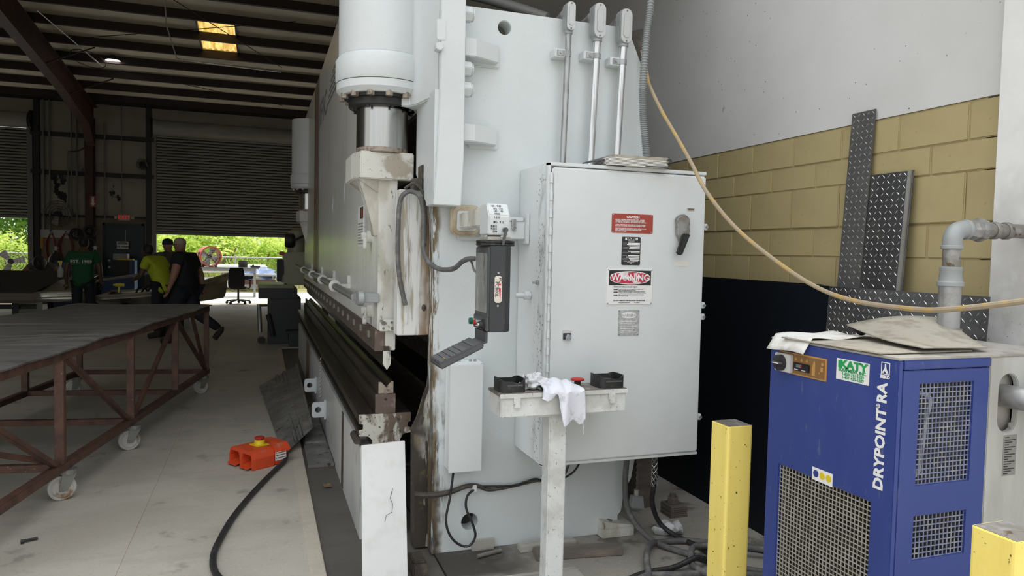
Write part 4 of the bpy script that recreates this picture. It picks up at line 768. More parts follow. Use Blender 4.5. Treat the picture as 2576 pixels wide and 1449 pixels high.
# ------------------------------------------------------------------ refrigeration air dryer
dry = thing('air_dryer', 'blue and grey compressed air dryer cabinet with mesh grilles', 'air dryer', (2.28, 2.03, 0))
E_ = lambda mb, n, m, root=dry, **k: mb.build(n, m, root, **k)
XD, YD, YB, ZT = 1.90, 1.731, 2.335, 1.268
# front panel (facing -x) with grille opening; side panel (facing -y) with two openings
fo = [(YD, .06), (YB, .06), (YB, ZT), (YD, ZT)]
fh = [(1.818, .19), (2.262, .19), (2.262, .787), (1.818, .787)]
fpn = E_(MB().prism(fo, 'x', XD, XD+.02, [fh]), 'front_panel', 'dryer_blue', bevel=.003)
sh1 = [(1.994, .861), (2.226, .861), (2.226, 1.192), (1.994, 1.192)]; sh2 = [(1.994, .615), (2.220, .615), (2.220, .759), (1.994, .759)]
spn = E_(MB().prism([(XD+.02, .06), (2.298, .06), (2.298, 1.235), (XD+.02, 1.235)], 'y', YD, YD+.02, [sh1, sh2]), 'side_panel', 'dryer_blue', bevel=.002)
E_(MB().box(XD+.02, 2.298, YD-.003, YD+.02, 1.238, ZT), 'top_rail', 'dryer_blue', bevel=.003)
sl = lambda: [(2.345+.045+.045*math.cos(t), z0+.045*math.sin(t)) for z0, a0, a1 in ((1.165, 0, math.pi), (1.055, math.pi, 2*math.pi)) for t in [a0+(a1-a0)*i/8 for i in range(9)]]
gpn = E_(MB().prism([(2.300, .06), (2.68, .06), (2.68, ZT), (2.300, ZT)], 'y', YD, YD+.02, [sl()]), 'grey_panel', 'dryer_grey', bevel=.003)
E_(MB().box(XD+.02, 2.68, YB-.02, YB, .06, ZT-.005).box(2.66, 2.68, YD+.02, YB-.02, .06, ZT-.005).box(2.30, 2.31, YD+.03, YB-.03, .1, 1.2), 'rear_panel', 'dryer_grey')
E_(MB().box(XD, 2.68, YD, YB, ZT, ZT+.008), 'top_panel', 'dust_top', bevel=.002); E_(MB().box(XD+.03, 2.65, YD+.03, YB-.03, 0, .06), 'plinth', 'cast_black')
E_(MB().box(XD+.03, 2.66, YD+.05, YB-.03, .10, .12), 'base_tray', 'dust_top')
def grille(name, u0, u1, z0, z1, plane, mat, p=.0165, r=.0017):
    m = MB(); n = int((u1-u0)/p); k = int((z1-z0)/p)
    for i in range(n+1):
        u = u0+(u1-u0)*i/n
        m.box(*((XD+.006, XD+.009, u-r, u+r) if plane == 'x' else (u-r, u+r, YD+.006, YD+.009)), z0, z1)
    for j in range(k+1):
        z = z0+(z1-z0)*j/k
        m.box(*((XD+.005, XD+.008, u0, u1) if plane == 'x' else (u0, u1, YD+.005, YD+.008)), z-r, z+r)
    return m
E_(grille('g', 1.818, 2.262, .19, .787, 'x', 0), 'grille', 'grille_wire', fpn)
E_(grille('g', 1.994, 2.226, .861, 1.192, 'y', 0), 'grille', 'grille_blue', spn); E_(grille('g', 1.994, 2.220, .615, .759, 'y', 0), 'grille', 'grille_blue', spn)
fins = MB()
for k in range(40): fins.box(XD+.06, XD+.09, 1.80+.0122*k, 1.803+.0122*k, .15, .82)
E_(fins.box(XD+.09, XD+.095, 1.78, 2.30, .15, .82), 'condenser', 'fin_dark')
E_(MB().lathe([(.10, .12), (.11, .16), (.11, .50), (.07, .58), (.02, .60)], (2.13, 1.95, 0), n=20), 'compressor', 'fin_dark', smooth=True)
E_(MB().lathe([(.04, .80), (.05, .84), (.05, 1.12), (.03, 1.16)], (2.06, 2.0, 0), n=16), 'separator', 'dust_top', smooth=True)
E_(MB().tube([(1.96, 1.79, 1.15), (2.05, 1.785, 1.15), (2.10, 1.785, 1.125), (2.085, 1.785, 1.05), (2.075, 1.785, .95), (2.06, 1.785, .88), (2.02, 1.79, .87)], .008, 8), 'inner_hose', 'knob_grey', smooth=True)
E_(MB().box(2.06, 2.11, 1.80, 1.85, .862, .895), 'drain_valve', 'grille_blue', bevel=.004)
cp_ = E_(MB().box(XD-.004, XD+.002, 2.034, 2.279, 1.148, 1.229), 'control_plate', 'panel_orange', fpn, bevel=.001)
E_(MB().box(XD-.006, XD-.003, 2.040, 2.273, 1.154, 1.223), 'control_face', 'panel_brown', fpn)
lc = E_(MB().box(XD-.010, XD-.004, 2.112, 2.196, 1.166, 1.196), 'display', 'lcd_black', fpn, bevel=.002); text('080', 'digits', lc, 'ink_grey', (XD-.0106, 2.165, 1.184), .018, (-1, 0, 0))
text('0', 'digits', lc, 'btn_red', (XD-.0108, 2.150, 1.184), .016, (-1, 0, 0))
for y in (2.140, 2.178): E_(MB().box(XD-.0112, XD-.0100, y-.010, y+.010, 1.169, 1.172), 'display_print', 'knob_grey', lc)
for y, z in ((2.185, 1.209), (2.155, 1.209), (2.128, 1.209)): E_(MB().prism([(y-.006, z-.006), (y+.006, z-.006), (y, z+.007)], 'x', XD-.007, XD-.006), 'control_symbol', 'panel_orange', fpn)
E_(MB().prism([(2.100, 1.160), (2.085, 1.160), (2.085, 1.205), (2.090, 1.214), (2.095, 1.205), (2.100, 1.19)], 'x', XD-.007, XD-.006).prism(circ(2.050, 1.207, .006, 14), 'x', XD-.007, XD-.006).box(XD-.007, XD-.006, 2.047, 2.058, 1.180, 1.196).box(XD-.007, XD-.006, 2.060, 2.066, 1.172, 1.177), 'control_symbol', 'panel_orange', fpn)
sw = E_(MB().box(XD-.022, XD-.004, 2.200, 2.285, 1.152, 1.222), 'isolator_box', 'knob_grey', fpn, bevel=.003)
E_(MB().cyl((XD-.022, 2.248, 1.186), (XD-.034, 2.248, 1.186), .031, n=28), 'isolator_dial', 'black_rubber', sw, smooth=True); E_(MB().hexa([(XD-.034, 2.222, 1.182), (XD-.034, 2.278, 1.182), (XD-.034, 2.278, 1.190), (XD-.034, 2.222, 1.190), (XD-.05, 2.226, 1.184), (XD-.05, 2.276, 1.184), (XD-.05, 2.276, 1.188), (XD-.05, 2.226, 1.188)]), 'isolator_grip', 'pendant_grey', sw, bevel=.002)
E_(MB().box(XD-.0515, XD-.0495, 2.228, 2.262, 1.1845, 1.1875), 'grip_mark', 'ink_white', sw)
lab = E_(MB().box(XD-.0012, XD+.001, 1.845, 1.989, 1.168, 1.241), 'dealer_label', 'ink_white', fpn)
N_ = (-1, 0, 0)
text('KATY', 'lettering', lab, 'green_ink', (XD-.0018, 1.913, 1.222), .036, N_, weight=.0018, sx=1.3); E_(MB().box(XD-.0016, XD-.0012, 1.963, 1.981, 1.210, 1.235), 'label_mark', 'green_ink', lab)
text('EQUIPMENT, INC.', 'lettering', lab, 'green_ink', (XD-.0018, 1.917, 1.203), .0155, N_, weight=.0005); text('1-800-741-5289', 'lettering', lab, 'green_ink', (XD-.0018, 1.914, 1.190), .0150, N_, weight=.0001); text('1-407-425-5289', 'lettering', lab, 'green_ink', (XD-.0018, 1.914, 1.178), .0150, N_, weight=.0001)
text('DRYPOINT', 'lettering', fpn, 'ink_white', (XD-.001, 1.788, .972), .052, N_, up=(0, 1, 0), weight=.0018, sx=1.06)
text('®', 'lettering', fpn, 'ink_white', (XD-.001, 1.802, 1.110), .020, N_, up=(0, 1, 0), weight=.0003); text('RA', 'lettering', fpn, 'ink_white', (XD-.001, 1.788, 1.155), .052, N_, up=(0, 1, 0), weight=.0018)
lg = E_(MB().prism([(1.764, 1.216), (1.798, 1.216), (1.798, 1.256), (1.764, 1.256)], 'x', XD-.0012, XD+.001, [[(1.7665, 1.2185), (1.7955, 1.2185), (1.7955, 1.2535), (1.7665, 1.2535)]]), 'maker_emblem', 'ink_white', fpn)
E_(MB().prism([(1.768, 1.2195), (1.777, 1.236), (1.779, 1.250), (1.784, 1.252), (1.784, 1.238), (1.790, 1.228), (1.795, 1.222), (1.789, 1.2195), (1.783, 1.228), (1.776, 1.2195)], 'x', XD-.0013, XD-.0009), 'emblem_flame', 'ink_white', lg)
text('BEKO', 'lettering', fpn, 'ink_white', (XD-.001, 1.781, 1.208), .0145, N_, weight=.0008)
tgs = E_(MB().box(XD-.0012, XD+.001, 1.985, 2.084, .783, .829), 'symbol_sticker', 'ink_white', fpn)
for y, m in ((2.065, 'dryer_blue'), (2.034, 'btn_yellow'), (2.003, 'btn_yellow')): E_(MB().cyl((XD-.0012, y, .808), (XD-.002, y, .808), .013, n=18), 'sticker_dot', m, tgs)
dpl = E_(MB().box(2.378, 2.440, YD-.0015, YD+.001, .861, 1.0), 'rating_plate', 'plate_tin', gpn)
for k in range(16): E_(MB().box(2.383, 2.383+.02+.03*((k*7) % 3)/2, YD-.0022, YD-.0014, .866+.0083*k, .869+.0083*k), 'print_line', 'ink_black', dpl)
E_(MB().box(2.398, 2.420, YD-.0015, YD+.001, 1.030, 1.043).prism([(2.402, 1.030), (2.416, 1.030), (2.409, 1.020)], 'y', YD-.0015, YD+.001), 'arrow_mark', 'plate_tin', gpn)
ip = E_(MB().tube([(2.40, 1.86, 1.13), (2.405, 1.75, 1.13), (2.415, 1.68, 1.13), (2.46, 1.63, 1.13), (2.60, 1.62, 1.13), (2.88, 1.62, 1.13)], .040, 16), 'inlet_pipe', 'dull_pipe', smooth=True); E_(MB().lathe([(.042, -.02), (.048, -.015), (.048, .015), (.042, .02)], (2.47, 1.628, 1.13), (1, -.1, 0), 20), 'pipe_collar', 'old_pipe', ip, smooth=True)
E_(MB().box(2.34, 2.45, 1.765, 1.772, 1.0, 1.22), 'slot_back', 'dust_top', gpn)
# outlet pipe assembly rising from the dryer
op = thing('outlet_pipe', 'grey steel air pipe rising from the dryer and bending right', 'pipe', (2.48, 2.04, 1.278))
cx_, cy_ = 2.475, 2.04
def seg(prof, n, m): return MB().lathe(prof, (cx_, cy_, 0), n=22).build(n, m, op, smooth=True)
seg([(.046, 1.278), (.047, 1.282), (.047, 1.330), (.045, 1.333)], 'base_coupling', 'old_pipe'); seg([(.0385, 1.33), (.0385, 1.500)], 'riser', 'dull_pipe'); seg([(.042, 1.490), (.046, 1.493), (.046, 1.507), (.041, 1.512), (.037, 1.548), (.039, 1.552), (.039, 1.563), (.034, 1.566)], 'reducer', 'alu_grey'); seg([(.031, 1.56), (.031, 1.64)], 'nipple', 'old_pipe')
MB().lathe([(.036, 1.632), (.0385, 1.635), (.0385, 1.645), (.035, 1.648)], (cx_, cy_, 0), n=20).tube([(cx_, cy_, 1.645), (cx_, cy_, 1.672), (cx_+.012, cy_, 1.695), (cx_+.035, cy_, 1.706), (cx_+.06, cy_, 1.708)], .034, 18).lathe([(.034, 0), (.0385, .003), (.0385, .012)], (cx_+.055, cy_, 1.708), (1, 0, 0), 20).build('elbow', 'alu_grey', op, smooth=True)
MB().lathe([(.028, 0), (.033, .02), (.040, .035), (.040, .06), (.046, .062), (.046, .085), (.036, .09), (.032, .12)], (cx_+.062, cy_, 1.708), (1, 0, .01), 8).build('union', 'old_pipe', op); MB().cyl((cx_+.17, cy_, 1.709), (cx_+1.6, cy_, 1.72), .028, n=16).lathe([(.031, 0), (.034, .004), (.034, .022), (.031, .026)], (cx_+.20, cy_, 1.709), (1, 0, 0), 18).lathe([(.031, 0), (.034, .004), (.034, .022), (.031, .026)], (cx_+.265, cy_, 1.710), (1, 0, 0), 18).build('run_pipe', 'old_pipe', op, smooth=True)
# things lying on the dryer
def board(nm, mat, lab, pts, lifts, cat, t=.004):
    m = MB(); n = 12
    def f(u, v): 
        a = Vector(pts[0])*(1-u)*(1-v)+Vector(pts[1])*u*(1-v)+Vector(pts[2])*u*v+Vector(pts[3])*(1-u)*v
        return a+Vector((0, 0, lifts(u, v)))
    m.sheet(f, n, n); o = m.build(nm, mat, smooth=True, thick=t); tag(o, lab, cat); return o
board('cardboard_sheet', 'cardboard', 'flat dusty cardboard sheet on the dryer top front edge', [(1.896, 1.80, 1.281), (2.30, 1.80, 1.281), (2.26, 2.26, 1.281), (1.886, 2.26, 1.281)], lambda u, v: 0, 'cardboard')
board('cardboard_sheet', 'cardboard', 'curled cardboard sheet propped up at the back of the dryer top', [(2.05, 1.775, 1.300), (2.36, 1.79, 1.292), (2.55, 2.10, 1.36), (2.16, 2.22, 1.33)], lambda u, v: .022*math.sin(math.pi*u)*v-.012*math.sin(math.pi*v), 'cardboard')
pp = MB()
def pf(u, v):
    x = 1.868+.34*u; y = 2.12+.20*v+.02*u; z = 1.289+.004*math.sin(9*u+5*v)
    if u < .12: z -= (.12-u)*.45
    return (x, y, z)
pp.sheet(pf, 24, 10); tag(pp.build('paper_sheet', 'paper', smooth=True, thick=.002), 'white crumpled paper sheet drooping over far corner of blue dryer', 'paper')
rk = MB().ball((2.22, 2.20, 1.318), (.045, .03, .025), 14, 9)
for p in rk.v: p += Vector((.008*math.sin(p.x*90+p.z*70), .006*math.sin(p.y*110), .005*math.sin(p.x*130)))
tag(rk.build('work_glove', 'fin_dark', smooth=True), 'dark crumpled work glove under the curled cardboard', 'glove')
# ------------------------------------------------------------------ bollards
def bollard(x, y, h, lab):
    t = thing('bollard', lab, 'bollard', (x, y, 0), 'yellow bollards guarding the dryer')
    MB().prism(rrect(x-.062, x+.062, y-.062, y+.062, .012, 3), 'z', 0, h).build('post', 'yellow_paint', t, bevel=.002)
    MB().box(x-.056, x+.056, y-.056, y+.056, h-.002, h+.0015).build('post_top', 'old_pipe', t)
bollard(1.893, 2.555, .880, 'chipped yellow square bollard standing between cabinet and blue dryer')
bollard(1.795, 1.275, .905, 'yellow square bollard at the bottom right corner of the picture')
# ------------------------------------------------------------------ sheet stock leaning on the right wall
def lean(nm, lab, y0, y1, zb, zt, xb, xt, mat, t, tread=None, kindm='sheet', skew=0):
    o = MB().hexa([(xb, y0, zb), (xb+t, y0, zb), (xb+t, y1, zb), (xb, y1, zb), (xt, y0+skew, zt), (xt+t, y0+skew, zt), (xt+t, y1+skew, zt), (xt, y1+skew, zt)]).build(nm, mat); tag(o, lab, 'metal sheet')
    if tread:
        m = MB(); p = .030; ny = int((y1-y0)/p); nz = int((zt-zb)/p); d = Vector((xt-xb, 0, zt-zb)); nrm = Vector((-(zt-zb), 0, xt-xb)).normalized()
        if nrm.x > 0: nrm = -nrm
        up = d.normalized(); sd = Vector((0, 1, 0))
        for j in range(nz):
            for i in range(ny):
                c = Vector((xb, y0, zb))+d*((j+.5)/nz)+sd*((i+.5)*(y1-y0)/ny+skew*(j+.5)/nz)
                s_ = 1 if (i+j) % 2 else -1; a = (up*.7*s_+sd*.7).normalized(); b = nrm.cross(a)
                m.add([c-a*.013, c-b*.0032, c+a*.013, c+b*.0032, c+nrm*.0022], [(0, 1, 4), (1, 2, 4), (2, 3, 4), (3, 0, 4)])
        q = m.build("tread", tread, o); q["kind"] = "stuff"
    return o
def wposv(o): return Vector(o.location)
lean('diamond_plate', 'tall narrow dull diamond plate strip leaning on tan block wall', 2.885, 3.04, .002, 2.352, 2.80, 2.935, 'tread_dull', .004, 'tread_bar_dull')
dm = lean('diamond_plate', 'shorter diamond plate with folded bright edge leaning beside the tall strip', 2.625, 2.88, .002, 2.016, 2.78, 2.918, 'tread_steel', .004, 'tread_bar')
MB().hexa([(2.765, 2.632, .002), (2.78, 2.632, .002), (2.78, 2.648, .002), (2.765, 2.648, .002), (2.905, 2.632, 2.014), (2.917, 2.632, 2.014), (2.917, 2.648, 2.014), (2.905, 2.648, 2.014)]).build('folded_edge', 'tread_bar', dm)
lean('diamond_plate', 'long low diamond plate sheet standing behind blue dryer', 2.10, 2.965, .002, 1.447, 2.70, 2.765, 'tread_steel', .004, 'tread_bar')
for k, (y0, lab) in enumerate(((2.985, 'black steel sheet standing foremost against the tan block wall'), (3.08, 'black steel sheet standing second in the stack on tan wall'))):
    s = lean('steel_sheet', lab, y0, y0+3.0, .0, 1.447+.004*k, 2.715+.03*k, 2.79+.03*k, 'sheet_black', .010)
    MB().hexa([(2.711+.03*k, y0-.003, 0), (2.726+.03*k, y0-.003, 0), (2.726+.03*k, y0+.003, 0), (2.711+.03*k, y0+.003, 0), (2.786+.03*k, y0-.003, 1.449), (2.801+.03*k, y0-.003, 1.449), (2.801+.03*k, y0+.003, 1.449), (2.786+.03*k, y0+.003, 1.449)]).build('sheared_edge', 'sheet_edge', s)
# rope hose strung across
tag(MB().tube([(1.985, 3.60, 2.72), (2.001, 3.56, 2.575), (2.0, 3.53, 2.515), (2.017, 3.42, 2.357), (2.033, 3.3, 2.214), (2.038, 3.15, 2.05), (2.03, 3.0, 1.897), (2.091, 2.85, 1.725), (2.136, 2.62, 1.575), (2.161, 2.4, 1.472), (2.175, 2.2, 1.425), (2.143, 1.9, 1.417), (2.109, 1.72, 1.432), (2.114, 1.5, 1.473), (2.167, 1.4, 1.505), (2.40, 1.22, 1.58), (2.875, 1.08, 1.66)], .0095, 8, 6).build('air_hose', 'rope', smooth=True), 'tan air hose drooping from the press across to the right', 'hose')

# ------------------------------------------------------------------ floor items right of the press
tag(MB().box(1.30, 1.62, 3.50, 3.56, 0, .035).build('timber_strip', 'wood_grey', bevel=.003), 'grey timber strip lying along press frame foot', 'timber')
tag(MB().hexa([(1.34, 3.38, 0), (1.81, 3.32, 0), (1.84, 3.42, 0), (1.36, 3.49, 0), (1.34, 3.38, .035), (1.81, 3.32, .035), (1.84, 3.42, .035), (1.36, 3.49, .035)]).build('steel_bar', 'steel_brown', bevel=.005), 'brown flat steel bar on floor behind pedestal post', 'steel bar')
tag(MB().box(1.06, 1.18, 3.595, 3.612, .0, .055).build('tape_patch', 'wood_grey'), 'grey patch plate at bottom of press frame', 'patch')
tag(MB().cyl((1.06, 3.50, .012), (1.20, 3.54, .012), .011, n=10).build('pipe_nipple', 'old_pipe', smooth=True), 'short pipe nipple on floor near hanging cable', 'pipe')
rs = thing('rear_stand', 'dusty brown steel rear stand with beam behind press frame', 'stand', (2.3, 4.0, 0))
MB().box(2.22, 2.34, 3.93, 4.05, 0, .62).build('leg', 'steel_brown', rs, bevel=.004); MB().box(2.05, 2.36, 3.90, 4.2, .34, .56).build('beam', 'steel_brown', rs, bevel=.006)
MB().cyl((2.36, 4.08, .42), (2.62, 4.08, .42), .055, n=18).cyl((2.60, 4.08, .42), (2.66, 4.08, .42), .085, n=18).build('flanged_pipe', 'steel_brown', rs, smooth=True)
st = thing('shim_stack', 'stack of steel shims under a big nut behind the press', 'shims', (2.40, 3.80, 0))
for k in range(6): MB().box(2.34+.003*(k % 2), 2.46-.003*(k % 3), 3.72, 3.84, .012*k, .012*k+.010).build('shim', 'steel_brown', st)
MB().cyl((2.39, 3.78, .072), (2.39, 3.78, .11), .035, n=6).cyl((2.39, 3.78, .11), (2.39, 3.78, .13), .02, n=12).build('nut', 'steel_brown', st)
for k, (z, y) in enumerate(((.0, 4.45), (.06, 4.47), (.13, 4.44))): tag(MB().hexa([(1.95, y, z), (2.75, y+.35, z), (2.73, y+.45, z), (1.92, y+.1, z), (1.95, y, z+.05), (2.75, y+.35, z+.05), (2.73, y+.45, z+.05), (1.92, y+.1, z+.05)]).build('timber_plank', 'wood'), 'brown timber plank behind the press foot, %s of three' % ('lowest', 'middle', 'top')[k], 'plank', 'planks behind the press')
ol = thing('hanging_plug', 'grey connector plug hanging on a chain below the cabinet', 'plug', (2.04, 3.60, .14))
MB().hexa([(1.995, 3.57, .150), (2.075, 3.57, .135), (2.075, 3.63, .135), (1.995, 3.63, .150), (2.005, 3.58, .215), (2.07, 3.58, .207), (2.07, 3.62, .207), (2.005, 3.62, .215)]).build('plug_body', 'alu_grey', ol, bevel=.004); MB().cyl((2.035, 3.60, .21), (2.035, 3.60, .245), .014, n=12).build('gland', 'wood_grey', ol)
chn = MB()
for k in range(19): chn.torus((2.037, 3.60, .252+.0155*k), (1, 0, 0) if k % 2 else (0, 1, 0), .007, .0022, 10, 5)
chn.build('chain', 'steel_brown', ol)
pc = thing('power_cable', 'black power cable with braided grip dropping from cabinet and curving over floor', 'cable', (2.15, 3.4, 0))
MB().tube([(2.06, 3.45, .50), (2.065, 3.46, .33), (2.08, 3.50, .20), (2.13, 3.50, .08), (2.19, 3.44, .025), (2.235, 3.30, .018), (2.245, 3.20, .018), (2.20, 3.11, .02), (2.09, 3.075, .055), (1.96, 3.075, .022), (1.80, 3.07, .018), (1.62, 3.0, .018), (1.45, 2.88, .018)], .014, 10, 6).build('cable', 'black_rubber', pc, smooth=True)
gm = MB()
for q in range(4):
    for s_ in (1, -1): gm.tube([(2.06+.016*math.cos(s_*t*9+q*1.57), 3.452+.016*math.sin(s_*t*9+q*1.57), .50-.19*t) for t in [i/16 for i in range(17)]], .0022, 4, 1)
gm.build('braided_grip', 'galv_bright', pc); MB().cyl((2.06, 3.45, .50), (2.06, 3.45, .545), .022, n=10).cyl((2.06, 3.45, .515), (2.06, 3.45, .53), .028, n=8).build('cable_gland', 'galv_bright', pc)
tag(MB().tube([(1.91, 3.48, .55), (1.90, 3.49, .36), (1.915, 3.50, .22), (1.95, 3.48, .12), (2.0, 3.42, .05), (2.05, 3.34, .022), (2.12, 3.22, .02), (2.20, 3.08, .02), (2.32, 2.95, .02), (2.55, 2.78, .02)], .0155, 10, 6).build('grey_cable', 'dusty_rubber', smooth=True), 'dusty grey cable dropping from cabinet and running to the dryer', 'cable')
tag(MB().tube([(1.72, 2.90, .02), (1.79, 3.02, .02), (1.86, 3.17, .055), (1.96, 3.30, .05), (2.07, 3.385, .018), (2.22, 3.36, .018), (2.40, 3.26, .018), (2.60, 3.10, .018)], .017, 10, 6).build('coiled_hose', 'dusty_rubber', smooth=True), 'dusty thick hose loop on the floor, the widest of the coil', 'hose')
tag(MB().tube([(2.10, 2.86, .03), (2.06, 2.98, .035), (2.07, 3.08, .03), (2.13, 3.17, .06), (2.22, 3.21, .05), (2.36, 3.16, .055), (2.58, 3.02, .05)], .016, 10, 6).build('coiled_hose', 'dusty_rubber', smooth=True), 'dusty hose bend lying inside the wider loop by bollard', 'hose')
tag(MB().tube([(1.66, 2.96, .017), (1.78, 3.04, .017), (1.95, 3.01, .017), (2.15, 2.96, .017), (2.4, 2.86, .017)], .016, 10, 6).build('coiled_hose', 'dusty_rubber', smooth=True), 'straight dusty hose run on floor nearest the bottom edge', 'hose')
sg = MB().ball((2.20, 3.52, .03), (.10, .06, .03), 18, 9)
for p in sg.v: p += Vector((.015*math.sin(p.y*60+p.z*40), .01*math.sin(p.x*50), .012*math.sin(p.x*70+p.y*30)+.004))
for p in sg.v: p.z = max(.001, p.z)
tag(sg.build('plastic_bag', 'rag_dirty', smooth=True), 'crumpled shiny plastic bag on floor behind black cable', 'bag')
tag(MB().hexa([(1.90, 2.70, 0), (2.0, 2.64, 0), (2.04, 2.72, 0), (1.95, 2.78, 0), (1.90, 2.70, .05), (2.0, 2.64, .05), (2.04, 2.72, .05), (1.95, 2.78, .05)]).build('foam_block', 'sign_white', bevel=.003), 'small white block on floor behind yellow bollard', 'block')
# ------------------------------------------------------------------ rolling welding table
tbl = thing('rolling_table', 'long rusty rolling steel table with truss frame on caster wheels', 'table', (-1.6, 6.2, 0))
dT = Vector((-.164, -.9865, 0)); lT = Vector((-.9865, .164, 0)); oT = Vector((-.536, 8.55, 0))
def tp(t, s, z): return oT+dT*t+lT*s+Vector((0, 0, z))
LT, WT = 4.95, 1.36
top = MB()
def tf(u, v):
    e = (.006*math.sin(u*34)+.004*math.sin(u*61+1)) if v < .02 else 0
    return tp(LT*u-.02, WT*v-.02+e*.5, .943+.006*math.sin(u*22+v*7)+(-.006+.5*e if v < .02 else 0))
top.sheet(tf, 60, 24); top.build('table_top', 'table_steel', tbl, thick=.010)
def tb(n, a, b, w_=.055, h_=.055, m='rust_frame'): return MB().beam(a, b, w_, h_).build(n, m, tbl, bevel=.003)
for s in (.03, WT-.05):
    tb('top_rail', tp(0, s, .905), tp(LT, s, .905), .055, .06); tb('bottom_rail', tp(-.01, s, .215), tp(LT, s, .215), .055, .05)
    for k, t in enumerate((.03, 1.2, 2.38, 3.60, 4.80)): tb('post', tp(t, s, .24), tp(t, s, .88), .052, .062)
for t in (.03, 1.2, 2.38, 3.60, 4.80): tb('cross_rail', tp(t, .05, .215), tp(t, WT-.05, .215), .045, .045); tb('cross_rail', tp(t, .05, .905), tp(t, WT-.05, .905), .045, .05)
for a, b, za, zb in ((.06, 1.15, .24, .88), (2.32, 1.24, .24, .88), (2.44, 3.52, .24, .88), (3.66, 4.75, .24, .88)): tb('diagonal', tp(a, .03, za), tp(b, .03, zb), .034, .034)
tb('diagonal', tp(.08, .03, .24), tp(.62, .03, .88), .03, .03); tb('diagonal', tp(.06, WT-.05, .24), tp(1.15, WT-.05, .88), .034, .034)
tb('diagonal', tp(3.66, .03, .26), tp(4.7, .5, .72), .034, .034)
def caster(t, s, a):
    c = tp(t, s, .077); ax_ = Vector((math.cos(a), math.sin(a), 0)); fw = Vector((-math.sin(a), math.cos(a), 0))
    w_ = MB().lathe([(.055, -.024), (.058, -.016), (.070, -.018), (.077, -.014), (.077, .014), (.070, .018), (.058, .016), (.055, .024)], c, ax_, 28).build('caster_wheel', 'wheel_white', tbl, smooth=True)
    MB().cyl(c-ax_*.036, c+ax_*.036, .018, n=12).cyl(c-ax_*.042, c+ax_*.042, .009, n=6).build('wheel_hub', 'fork_steel', w_, smooth=True)
    f = MB()
    for sd in (-1, 1):
        p = c+ax_*.031*sd; q = p+fw*.035+Vector((0, 0, .085))
        f.hexa([p-fw*.022-ax_*.003+Vector((0, 0, -.015)), p+fw*.022-ax_*.003+Vector((0, 0, -.015)), p+fw*.022+ax_*.003+Vector((0, 0, -.015)), p-fw*.022+ax_*.003+Vector((0, 0, -.015)), q-fw*.04-ax_*.003, q+fw*.04-ax_*.003, q+fw*.04+ax_*.003, q-fw*.04+ax_*.003])
    top_ = c+fw*.035+Vector((0, 0, .085)); f.cyl(top_, top_+Vector((0, 0, .028)), .05, n=16); f.build('caster_fork', 'fork_steel', tbl)
for t, s, a in ((3.56, .04, -1.15), (2.42, .03, -1.2), (.18, .05, -1.0), (.18, WT-.05, -1.3), (2.42, WT-.05, -1.2), (4.75, .04, -1.1), (4.75, WT-.05, -1.2)): caster(t, s, a)
tag(MB().cyl((-1.18, 4.36, .012), (-1.12, 4.38, .012), .008, n=6).cyl((-1.19, 4.345, .012), (-1.175, 4.35, .012), .013, n=6).build('loose_bolt', 'cast_black'), 'small black bolt on floor under rusty table rail', 'bolt')

# ------------------------------------------------------------------ foot pedal with its hose
fp_ = thing('foot_pedal', 'orange twin foot pedal switch with yellow-based red stop button', 'foot switch', (0, 5.55, 0))
from mathutils import Matrix as MX
A0 = Vector((-.055, 5.345, 0)); fu = Vector((.235, .155, 0)); fv = Vector((-.165, .25, 0))   # right along length, towards left
fun, fvn = fu.normalized(), fv.normalized()
def fpv(u, v, z): return A0+fun*u+fvn*v+Vector((0, 0, z))
LP, WP, HP = .29, .30, .135
# hood: arched twin openings facing the operator side (u=0)
half = WP/2
def arch(v0): return [(v0+.016, 0), (v0+.016, .07), (v0+.03, .105), (v0+half-.03, .105), (v0+half-.016, .07), (v0+half-.016, 0)]
outl = [(0, 0), (0, .08), (.02, .125), (.045, HP), (WP-.045, HP), (WP-.02, .125), (WP, .08), (WP, 0)]
def fprism(poly, u0, u1, zf=lambda u: 1):
    m = MB(); n = len(poly); m.add([fpv(u0, p[0], p[1]) for p in poly]+[fpv(u1, p[0], p[1]) for p in poly], [tuple(range(n)), tuple(range(2*n-1, n-1, -1))]+[(i, (i+1) % n, n+(i+1) % n, n+i) for i in range(n)]); return m
comb = [(0, 0), (0, .08), (.02, .125), (.045, HP), (WP-.045, HP), (WP-.02, .125), (WP, .08), (WP, 0)]+list(reversed(arch(half)))+list(reversed(arch(0)))
tri = MB(); n_ = len(comb); tt = tessellate_polygon([[Vector((p[0], p[1], 0)) for p in comb]])
tri.add([fpv(0, *p) for p in comb]+[fpv(LP*.62, *p) for p in comb], [tuple(t) for t in tt]+[tuple(n_+i for i in reversed(t)) for t in tt]+[(i, (i+1) % n_, n_+(i+1) % n_, n_+i) for i in range(n_)])
tri.build('hood', 'pedal_orange', fp_, bevel=.004)
fprism(outl, LP*.62, LP).build('housing', 'pedal_orange', fp_, bevel=.01)
fprism([(-.004, .09), (-.004, .102), (.04, HP+.012), (WP-.04, HP+.012), (WP+.004, .102), (WP+.004, .09)], LP*.80, LP+.03).build('carry_rim', 'pedal_orange', fp_, bevel=.006)
for v0 in (0, half):
    m = MB(); m.hexa([fpv(-.03, v0+.022, .012), fpv(-.03, v0+half-.022, .012), fpv(.15, v0+half-.022, .05), fpv(.15, v0+.022, .05), fpv(-.03, v0+.022, .020), fpv(-.03, v0+half-.022, .020), fpv(.15, v0+half-.022, .058), fpv(.15, v0+.022, .058)]); m.build('treadle', 'pedal_orange', fp_, bevel=.002)
